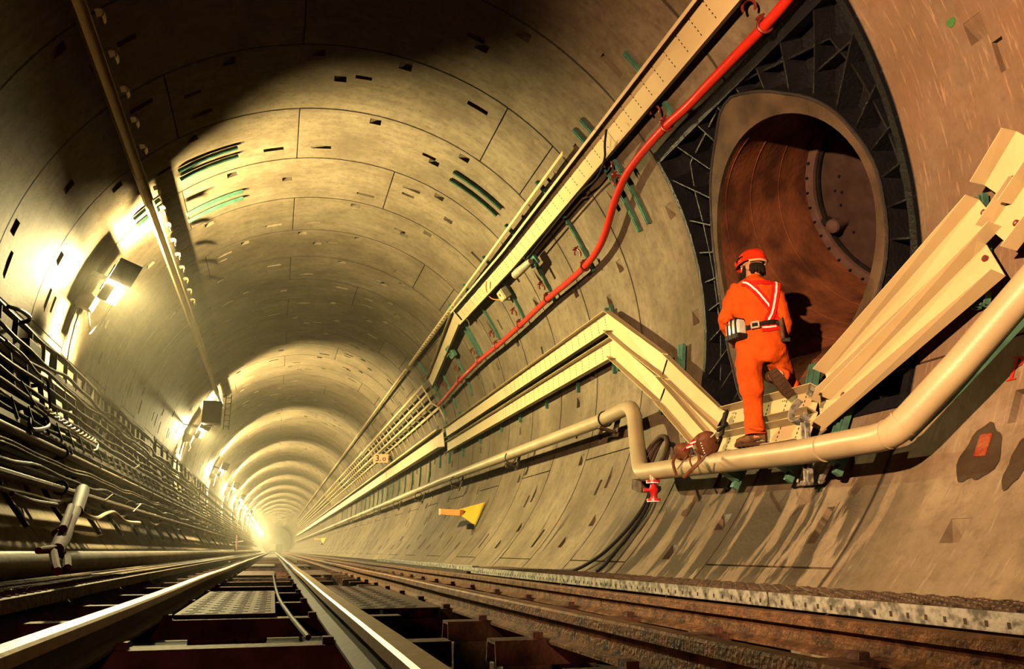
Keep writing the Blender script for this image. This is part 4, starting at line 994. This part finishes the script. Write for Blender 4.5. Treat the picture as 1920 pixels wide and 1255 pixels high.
# arms
limb(cloth, [(L(1388, 541, .01), .085, .085), (L(1376, 556, .01), .078, .082), (L(1367, 578, .01), .070, .074), (L(1360, 600, .0), .064, .068), (L(1363, 614, .04), .062, .062), (L(1373, 632, .13), .056, .056), (L(1386, 648, .21), .05, .05)])
limb(cloth, [(L(1442, 541, .01), .085, .085), (L(1453, 556, .01), .078, .082), (L(1462, 580, .01), .070, .074), (L(1470, 603, .0), .062, .066), (L(1470, 618, .04), .06, .06), (L(1466, 634, .13), .054, .054), (L(1456, 648, .21), .05, .05)])
# sleeve and trouser folds
for (a, b, c, r_) in (((1356, 592), (1372, 596), .0, .018), ((1357, 606), (1373, 612), .0, .016), ((1464, 600), (1478, 592), .0, .016), ((1396, 735), (1424, 742), -.03, .014), ((1400, 802), (1432, 806), -.02, .012)):
    limb(cloth, [(L(*a, c-.05), r_, r_), (L((a[0]+b[0])/2, (a[1]+b[1])/2, c-.075), r_, r_), (L(*b, c-.05), r_, r_)], 8)
cl = cloth.build('coverall', M['orange'], person, smooth=True)
m_ = cl.modifiers.new('remesh', 'REMESH'); m_.mode = 'VOXEL'; m_.voxel_size = .013; m_.use_smooth_shade = True
m_ = cl.modifiers.new('smooth', 'SMOOTH'); m_.factor = .6; m_.iterations = 7
tx = bpy.data.textures.new('cloth_folds', 'CLOUDS'); tx.noise_scale = .13; tx.noise_depth = 2
m_ = cl.modifiers.new('folds', 'DISPLACE'); m_.texture = tx; m_.strength = .045; m_.mid_level = .5; m_.texture_coords = 'LOCAL'
# trouser cuff
mb = MB(); limb(mb, [(L(1417, 808, .02), .084, .092), (L(1418, 815, .02), .090, .094), (L(1418, 816.5, .02), .072, .078)]); mb.build('trouser_cuff', M['orange'], person, smooth=True)
# body: head, neck, hands, ankles as one skin surface
body = MB()
hc = L(1410, 503, .02)
hd = (-rt*.80+fw*.60).normalized(); hs_ = hd.cross(zz).normalized()     # looking to the left, away from us
def H(a, b, c): return hc+hd*a+hs_*b+zz*c
limb(body, [(L(1413, 560, .02), .10, .08), (L(1413, 530, .02), .062, .062), (L(1412, 515, .02), .056, .060), (hc+zz*-.05, .056, .062)])
body.ball(H(-.005, 0, .01), .098, .078, .115, 20, 14, (hd, hs_, zz))
body.ball(H(.045, 0, -.055), .052, .052, .06, 14, 10, (hd, hs_, zz))            # jaw
body.ball(H(.095, 0, -.005), .022, .014, .028, 10, 8, (hd, hs_, zz))            # nose
body.ball(H(.080, .0, .03), .020, .055, .014, 12, 8, (hd, hs_, zz))             # brow
for s in (-1, 1):
    body.ball(H(-.012, s*.080, -.008), .022, .010, .034, 10, 8, (hd, hs_, zz))  # ears
    body.ball(H(.060, s*.045, -.02), .022, .020, .020, 10, 8, (hd, hs_, zz))    # cheeks
def hand(mb, wrist, dirn, side):
    d = dirn.normalized(); s = side-d*side.dot(d); s.normalize(); n_ = d.cross(s)
    limb(mb, [(wrist-d*.08, .028, .026), (wrist, .028, .022), (wrist+d*.045, .040, .020), (wrist+d*.085, .042, .018)], 12)
    for i, ln in enumerate((.072, .080, .074, .058)):
        b = wrist+d*.08+s*(-.032+.0215*i); mb.tube([b, b+d*ln*.45, b+d*ln*.75+n_*.02, b+d*ln*.8+n_*.045], [.010, .0095, .009, .007], 8)
    b = wrist+d*.02-s*.034; mb.tube([b, b+d*.03-s*.022, b+d*.06-s*.026+n_*.012], [.012, .011, .008], 8)
hand(body, L(1389, 652, .23), rt*.8+fw*.3-zz*.3, fw)
hand(body, L(1453, 652, .23), -rt*.8+fw*.3-zz*.3, fw)
limb(body, [(L(1417, 800, .02), .045, .05), (L(1420, 822, .03), .042, .048)], 12)
limb(body, [(L(1466, 704, .02), .04, .04), (L(1460, 703, -.09), .04, .042)], 12)
limb(body, [(L(1417, 655, .03), .08, .08), (L(1414, 600, .02), .12, .07), (L(1413, 555, .02), .13, .07)], 12)
limb(body, [(L(1408, 660, .03), .06, .06), (L(1411, 735, .0), .05, .05), (L(1417, 805, .02), .042, .045)], 12)
limb(body, [(L(1450, 660, .05), .06, .06), (L(1472, 704, .24), .05, .05)], 12); limb(body, [(L(1472, 704, .24), .05, .05), (L(1464, 704, 0), .04, .04)], 12)
limb(body, [(L(1400, 548, .02), .05, .05), (L(1364, 600, .01), .04, .04), (L(1387, 650, .21), .027, .027)], 12)
limb(body, [(L(1428, 548, .02), .05, .05), (L(1468, 603, .01), .04, .04), (L(1455, 650, .21), .027, .027)], 12)
bd = body.build('body', M['skin'], person, smooth=True)
m_ = bd.modifiers.new('remesh', 'REMESH'); m_.mode = 'VOXEL'; m_.voxel_size = .006; m_.use_smooth_shade = True
m_ = bd.modifiers.new('smooth', 'SMOOTH'); m_.factor = .5; m_.iterations = 3
# eyes
for s in (-1, 1):
    mb = MB(); mb.ball(H(.080, s*.030, .012), .013, n=10, k=8); mb.build('eye', M['white'], person, smooth=True)
# hair at the nape, beard
hair = MB(); rn = random.Random(4)
hair.ball(H(-.035, 0, -.012), .078, .084, .062, 18, 12, (hd, hs_, zz))
for k in range(60):
    a = rn.uniform(100, 260); p = H(.085*math.cos(rad(a))-.02, .084*math.sin(rad(a)), rn.uniform(-.06, -.03)); hair.tube([p+zz*.02, p, p-zz*.018+V((rn.uniform(-.008, .008), rn.uniform(-.008, .008), 0))], [.012, .010, .004], 5)
hr = hair.build('hair', M['hair'], person, smooth=True)
beard = MB()
beard.ball(H(.066, 0, -.070), .050, .058, .050, 16, 10, (hd, hs_, zz)); beard.ball(H(.110, 0, -.050), .036, .040, .026, 12, 8, (hd, hs_, zz)); beard.ball(H(.085, 0, -.105), .038, .038, .034, 12, 8, (hd, hs_, zz))
for s in (-1, 1): beard.tube([H(.02, s*.076, .01), H(.028, s*.074, -.03), H(.05, s*.062, -.07)], [.014, .018, .022], 8)
for k in range(70):
    a = rn.uniform(-90, 90); p = H(.068+.05*math.cos(rad(a)), .058*math.sin(rad(a)), -.07+rn.uniform(-.045, .03)); beard.tube([p, p+hd*.018*math.cos(rad(a))-zz*.02], [.010, .003], 5)
beard.build('beard', M['hair'], person, smooth=True)
# helmet
up_h = (zz*.985+rt*.05+hd*.10).normalized(); hx = (hd-up_h*hd.dot(up_h)).normalized(); hy = up_h.cross(hx)
hm = MB(); hb = H(-.005, 0, .052); rings = []
for j in range(11):
    a = rad(90*j/10); rings.append([hb+hx*(.132*math.cos(a)*math.cos(q))+hy*(.112*math.cos(a)*math.sin(q))+up_h*(.118*math.sin(a)**.9 if j else -.004) for q in (2*math.pi*k/32 for k in range(32))])
inner = [[hb+(p-hb)*.95-up_h*.004 for p in rings[0]], [hb+(p-hb)*.9+up_h*.02 for p in rings[0]]]
hm.loft(inner[::-1]+rings); 
br = []
for q in (2*math.pi*k/32 for k in range(32)):
    e = 1.06+.24*max(0, math.cos(q))**3+.05*max(0, -math.cos(q)); br.append((hb+hx*(.132*math.cos(q))+hy*(.112*math.sin(q)), hb+hx*(.132*e*math.cos(q))+hy*(.112*(1.05)*math.sin(q))-up_h*(.014+.012*max(0, math.cos(q)))))
hm.loft([[a for a, b in br], [b for a, b in br], [b-up_h*.006 for a, b in br], [a-up_h*.008 for a, b in br]], cap=False)
hm.sweep([(-.008, -.01), (.008, -.01), (.004, .006), (-.004, .006)], [hb+hx*(.131*math.cos(rad(a)))+up_h*(.117*math.sin(rad(a))) for a in range(15, 170, 12)], [hx*math.cos(rad(a))+up_h*math.sin(rad(a)) for a in range(15, 170, 12)])
helmet = hm.build('helmet', M['helmet'], person, smooth=True)
mb = MB(); mb.tube([hb+hx*(.125*math.cos(rad(a)))+hy*(.108*math.sin(rad(a)))-up_h*.022 for a in range(110, 260, 15)], .013, 8); mb.build('helmet_band', M['sign'], helmet, smooth=True)
mb = MB(); c = hb+hx*.145+up_h*.035; mb.tube([c-hx*.02, c+hx*.012, c+hx*.02], [.03, .032, .026], 14); mb.build('helmet_lamp', M['redp'], helmet, smooth=True)
mb = MB(); mb.tube([hb+hx*(.136*math.cos(rad(a)))+hy*(.115*math.sin(rad(a)))+up_h*.03 for a in range(-20, 100, 15)], .006, 6); mb.build('lamp_cord', M['cable'], helmet, smooth=True)
# boots
b1 = MB(); bf = (-rt*.93+fw*.37).normalized(); bs = bf.cross(zz); A_ = L(1419, 834, .03); A_.z = F0.z+.02
def boot(mb, so, A, f, s, u):
    prof = [(-.085, .030, .052, .050), (-.05, .038, .085, .058), (-.01, .042, .078, .060), (.04, .045, .058, .052), (.09, .048, .042, .040), (.13, .046, .036, .034), (.165, .034, .028, .026), (.178, .015, .018, .012)]
    rings = []
    for x, wd, cz, hh in prof: rings.append([A+f*x+s*(wd*math.cos(q))+u*(max(cz+hh*math.sin(q)*.9, .0)) for q in (2*math.pi*k/18 for k in range(18))])
    mb.loft(rings)
    mb.tube([A-f*.035+u*.06, A-f*.035+u*.12, A-f*.03+u*.165], [.052, .052, .056], 16)
    for k in range(4): mb.tube([A+f*(.02+.02*k)+u*(.115-.017*k)-s*.03, A+f*(.025+.02*k)+u*(.125-.018*k), A+f*(.02+.02*k)+u*(.115-.017*k)+s*.03], .005, 5)
    r0 = [A+f*(-.09+.27*(k/11))+s*((.036+.014*math.sin(3.1*k/11))*1)-u*.006 for k in range(12)]+[A+f*(-.09+.27*(k/11))-s*((.036+.014*math.sin(3.1*k/11)))-u*.006 for k in range(11, -1, -1)]
    so.loft([[p-u*.014 for p in r0], [p+u*.016 for p in r0]])
    for k in range(7): so.box(A+f*(-.07+.038*k)-u*.022, .016, .07, .008, (f, s, u))
so = MB(); boot(b1, so, A_, bf, bs, zz); o1 = b1.build('boot', M['boot'], person, smooth=True); so.build('boot_sole', M['sole'], o1)
hl, to = L(1447, 694, -.13), L(1482, 742, -.07); f2 = (to-hl).normalized(); u2 = (fw*.9-rt*.05); u2 = (u2-f2*u2.dot(f2)).normalized(); s2 = f2.cross(u2)
b2 = MB(); so = MB(); boot(b2, so, hl+f2*.09-u2*.0, f2, s2, u2); o2 = b2.build('boot', M['boot'], person, smooth=True); so.build('boot_sole', M['sole'], o2)
# harness and belt draped on the evaluated coverall
bpy.context.view_layer.update()
dg = bpy.context.evaluated_depsgraph_get(); ev = cl.evaluated_get(dg); me_ = ev.to_mesh()
bvh = BVHTree.FromPolygons([cl.matrix_world @ v.co for v in me_.vertices], [tuple(p.vertices) for p in me_.polygons])
ev.to_mesh_clear()
def on_body(px, py, lift):
    d = ray(px, py).normalized(); o = L(px, py, -1.2); h = bvh.ray_cast(o, d)
    if h[0] is None or h[3] > 1.6:
        n = bvh.find_nearest(L(px, py, 0)); return n[0]+n[1]*lift, n[1]
    nn_ = h[1] if h[1].dot(d) < 0 else -h[1]
    return h[0]+nn_*lift, nn_
def strap(pts, hw, lift, mt, nm, parent=person, n=7):
    P2d = spline([V((a, b, 0)) for a, b in pts], n); P = [on_body(p.x, p.y, lift) for p in P2d]
    mb = MB(); mb.sweep([(-hw, -.003), (hw, -.003), (hw, .003), (-hw, .003)], [p for p, _ in P], [q for _, q in P]); return mb.build(nm, M[mt], parent)
sa = [(1394, 531), (1404, 534), (1418, 546), (1432, 562), (1444, 577), (1452, 592), (1458, 608)]
s1 = strap(sa, .034, .010, 'redstrap', 'harness_strap'); strap(sa[:5], .0075, .0145, 'white', 'reflective_stripe', s1)
sb = [(1454, 531), (1453, 548), (1450, 566), (1447, 582), (1442, 596), (1438, 608)]
s2_ = strap(sb, .036, .014, 'redstrap', 'harness_strap'); strap(sb, .0085, .0185, 'white', 'reflective_stripe', s2_)
sc = [(1404, 531), (1422, 530), (1440, 531), (1455, 533)]
strap(sc, .018, .009, 'redstrap', 'harness_strap')
sd_ = [(1427, 617), (1440, 617), (1455, 615), (1462, 616)]
s3 = strap(sd_, .030, .012, 'redstrap', 'harness_strap'); strap([(1428, 616), (1440, 615), (1454, 614)], .007, .0165, 'white', 'reflective_stripe', s3)
be = strap([(1380, 612), (1400, 616), (1416, 614), (1432, 608), (1446, 604), (1458, 605), (1468, 610)], .019, .022, 'belt', 'belt')
bc, bn = on_body(1417, 614, .034); bx = (rt-bn*rt.dot(bn)).normalized(); bz = bn.cross(bx)
mb = MB()
for a, b, c, d in ((-.03, 0, .012, .07), (.03, 0, .012, .07), (0, .03, .07, .012), (0, -.03, .07, .012)): mb.box(bc+bx*a+bz*b, c, d, .010, (bx, bz, bn))
mb.build('buckle', M['chrome'], be)
kc, kn = on_body(1390, 619, .06); kn = (kn-zz*kn.z).normalized(); kx = rt-kn*rt.dot(kn); kx.normalize()
kit = MB(); rings = []
for z_, w_, d_ in ((-.085, .060, .034), (-.075, .078, .046), (-.03, .086, .052), (.04, .088, .052), (.075, .078, .046), (.088, .060, .034)):
    rings.append([kc+zz*z_+kx*(w_*max(-1, min(1, 1.25*math.cos(q))))+kn*(d_*max(-1, min(1, 1.25*math.sin(q)))) for q in (2*math.pi*k/24 for k in range(24))])
kit.loft(rings); ko = kit.build('rescue_canister', M['chrome'], person, smooth=True, bevel=.004); 
for a in (-.045, .005, .06):
    mb = MB(); mb.box(kc+kx*a+kn*.003, .016, .112, .186, (kx, kn, zz)); mb.build('canister_strap', M['belt'], ko, bevel=.004)
mb = MB(); mb.box(kc-zz*.065+kn*.002, .178, .110, .05, (kx, kn, zz)); mb.build('canister_cover', M['belt'], ko, bevel=.01)
tc, tn_ = on_body(1460, 622, .035); mb = MB(); mb.box(tc, .028, .018, .20, (rt, fw, zz)); to_ = mb.build('tool_handle', M['leather'], person, bevel=.006)
mb = MB(); mb.box(tc-zz*.09+rt*.03, .07, .03, .035, (rt, fw, zz)); mb.box(tc+zz*.01+rt*.018, .014, .02, .20, (rt, fw, zz)); mb.build('tool_head', M['belt'], to_, bevel=.006)
# ------------------------------------------------------------------ tool pouch on the pipe
pp = U(1300, 842, 3.26); t = empty('tool_pouch', pp, 'brown leather tool pouch with straps lying over the left end of the cream pipe', 'tool bag')
fr, ri, hi = -FW, RT, UP
def pch(q, w_, h_, d_, nm, rot):
    c = U(*q, 3.27); X = (ri*math.cos(rot)+hi*math.sin(rot)); Y = (hi*math.cos(rot)-ri*math.sin(rot)); mb = MB(); rings = []
    for k in range(9):
        a = -1+2*k/8; s = (1-abs(a)**3)**.5*.5+.5 if abs(a) < 1 else .45
        rings.append([c+Y*(h_*a)+X*(w_*s*math.cos(u))+fr*(d_*s*math.sin(u)) for u in (2*math.pi*j/18 for j in range(18))])
    mb.loft(rings); o = mb.build(nm, M['leather'], t, smooth=True); return o, c, X, Y
o1_, c1, X1, Y1 = pch((1325, 832), .095, .10, .055, 'main_pouch', .35)
o2_, c2_, X2, Y2 = pch((1279, 847), .07, .075, .05, 'side_pouch', .25)
mb = MB(); mb.sweep([(-.02, -.004), (.02, -.004), (.02, .004), (-.02, .004)], spline([U(1283, 846, 3.2), U(1292, 838, 3.18), U(1303, 826, 3.2), U(1308, 820, 3.24)], 4), [fr]*13); so_ = mb.build('red_strap', M['redp'], t)
for q in ((1293, 838), (1300, 830)):
    c = U(*q, 3.165); mb = MB(); mb.box(c, .06, .012, .006, (X1, Y1, fr)); mb.build('white_stripe', M['white'], so_)
for k in range(5):
    c = c1-X1*.055+Y1*(.03-.022*k)+fr*.055; mb = MB(); mb.ball(c, .006, n=8, k=6); mb.build('stitch_stud', M['white'], o1_)
for i, pts in enumerate(([(1268, 852), (1262, 868), (1266, 885), (1268, 892)], [(1303, 845), (1312, 862), (1300, 878), (1288, 890), (1282, 895)], [(1288, 855), (1276, 872), (1270, 880)], [(1294, 852), (1294, 866), (1297, 874)], [(1325, 852), (1314, 866), (1298, 882)])):
    mb = MB(); mb.tube(spline([U(*q, 3.17) for q in pts], 5), (.014, .016, .006, .008, .010)[i], 7); mb.build('dangling_strap', M['leather'], t, smooth=True)
a, b, c = U(1333, 820, 3.2), U(1346, 808, 3.17), U(1362, 795, 3.15)
mb = MB(); mb.cyl(a, b, .007, 8); mb.build('tool_shaft', M['chrome'], t, smooth=True); mb = MB(); mb.tube([b, b+(c-b)*.2, b+(c-b)*.8, c], [.014, .017, .015, .02], 10); mb.build('tool_grip', M['cable'], t, smooth=True)
for i, (a, b, lab) in enumerate((((1361, 772), (1352, 818), 'black rubber end flap between the sloping and level upper trays'), ((1350, 822), (1338, 850), 'black rubber end flap between the sloping and level lower trays'))):
    mb = MB(); p, q = U(*a, 3.50), U(*b, 3.46); mb.bar(p, q, .065, .02, inward(p)); tag(mb.build('end_flap', M['belt'], bevel=.005), lab, 'flap')
#NEXT
# ------------------------------------------------------------------ world and output look
w = bpy.data.worlds.new('world'); scene.world = w; w.use_nodes = True
w.node_tree.nodes['Background'].inputs[0].default_value = (.02, .02, .03, 1)
w.node_tree.nodes['Background'].inputs[1].default_value = 0.02
scene.view_settings.view_transform = 'Standard'; scene.view_settings.look = 'None'
scene.view_settings.exposure = EXPO; scene.view_settings.gamma = 1
scene.cycles.use_denoising = True; scene.cycles.adaptive_threshold = .03
scene.cycles.max_bounces = 6; scene.cycles.diffuse_bounces = 0; scene.cycles.glossy_bounces = 2; scene.cycles.volume_bounces = 0
scene.cycles.caustics_reflective = False; scene.cycles.caustics_refractive = False
scene.cycles.sample_clamp_indirect = 6
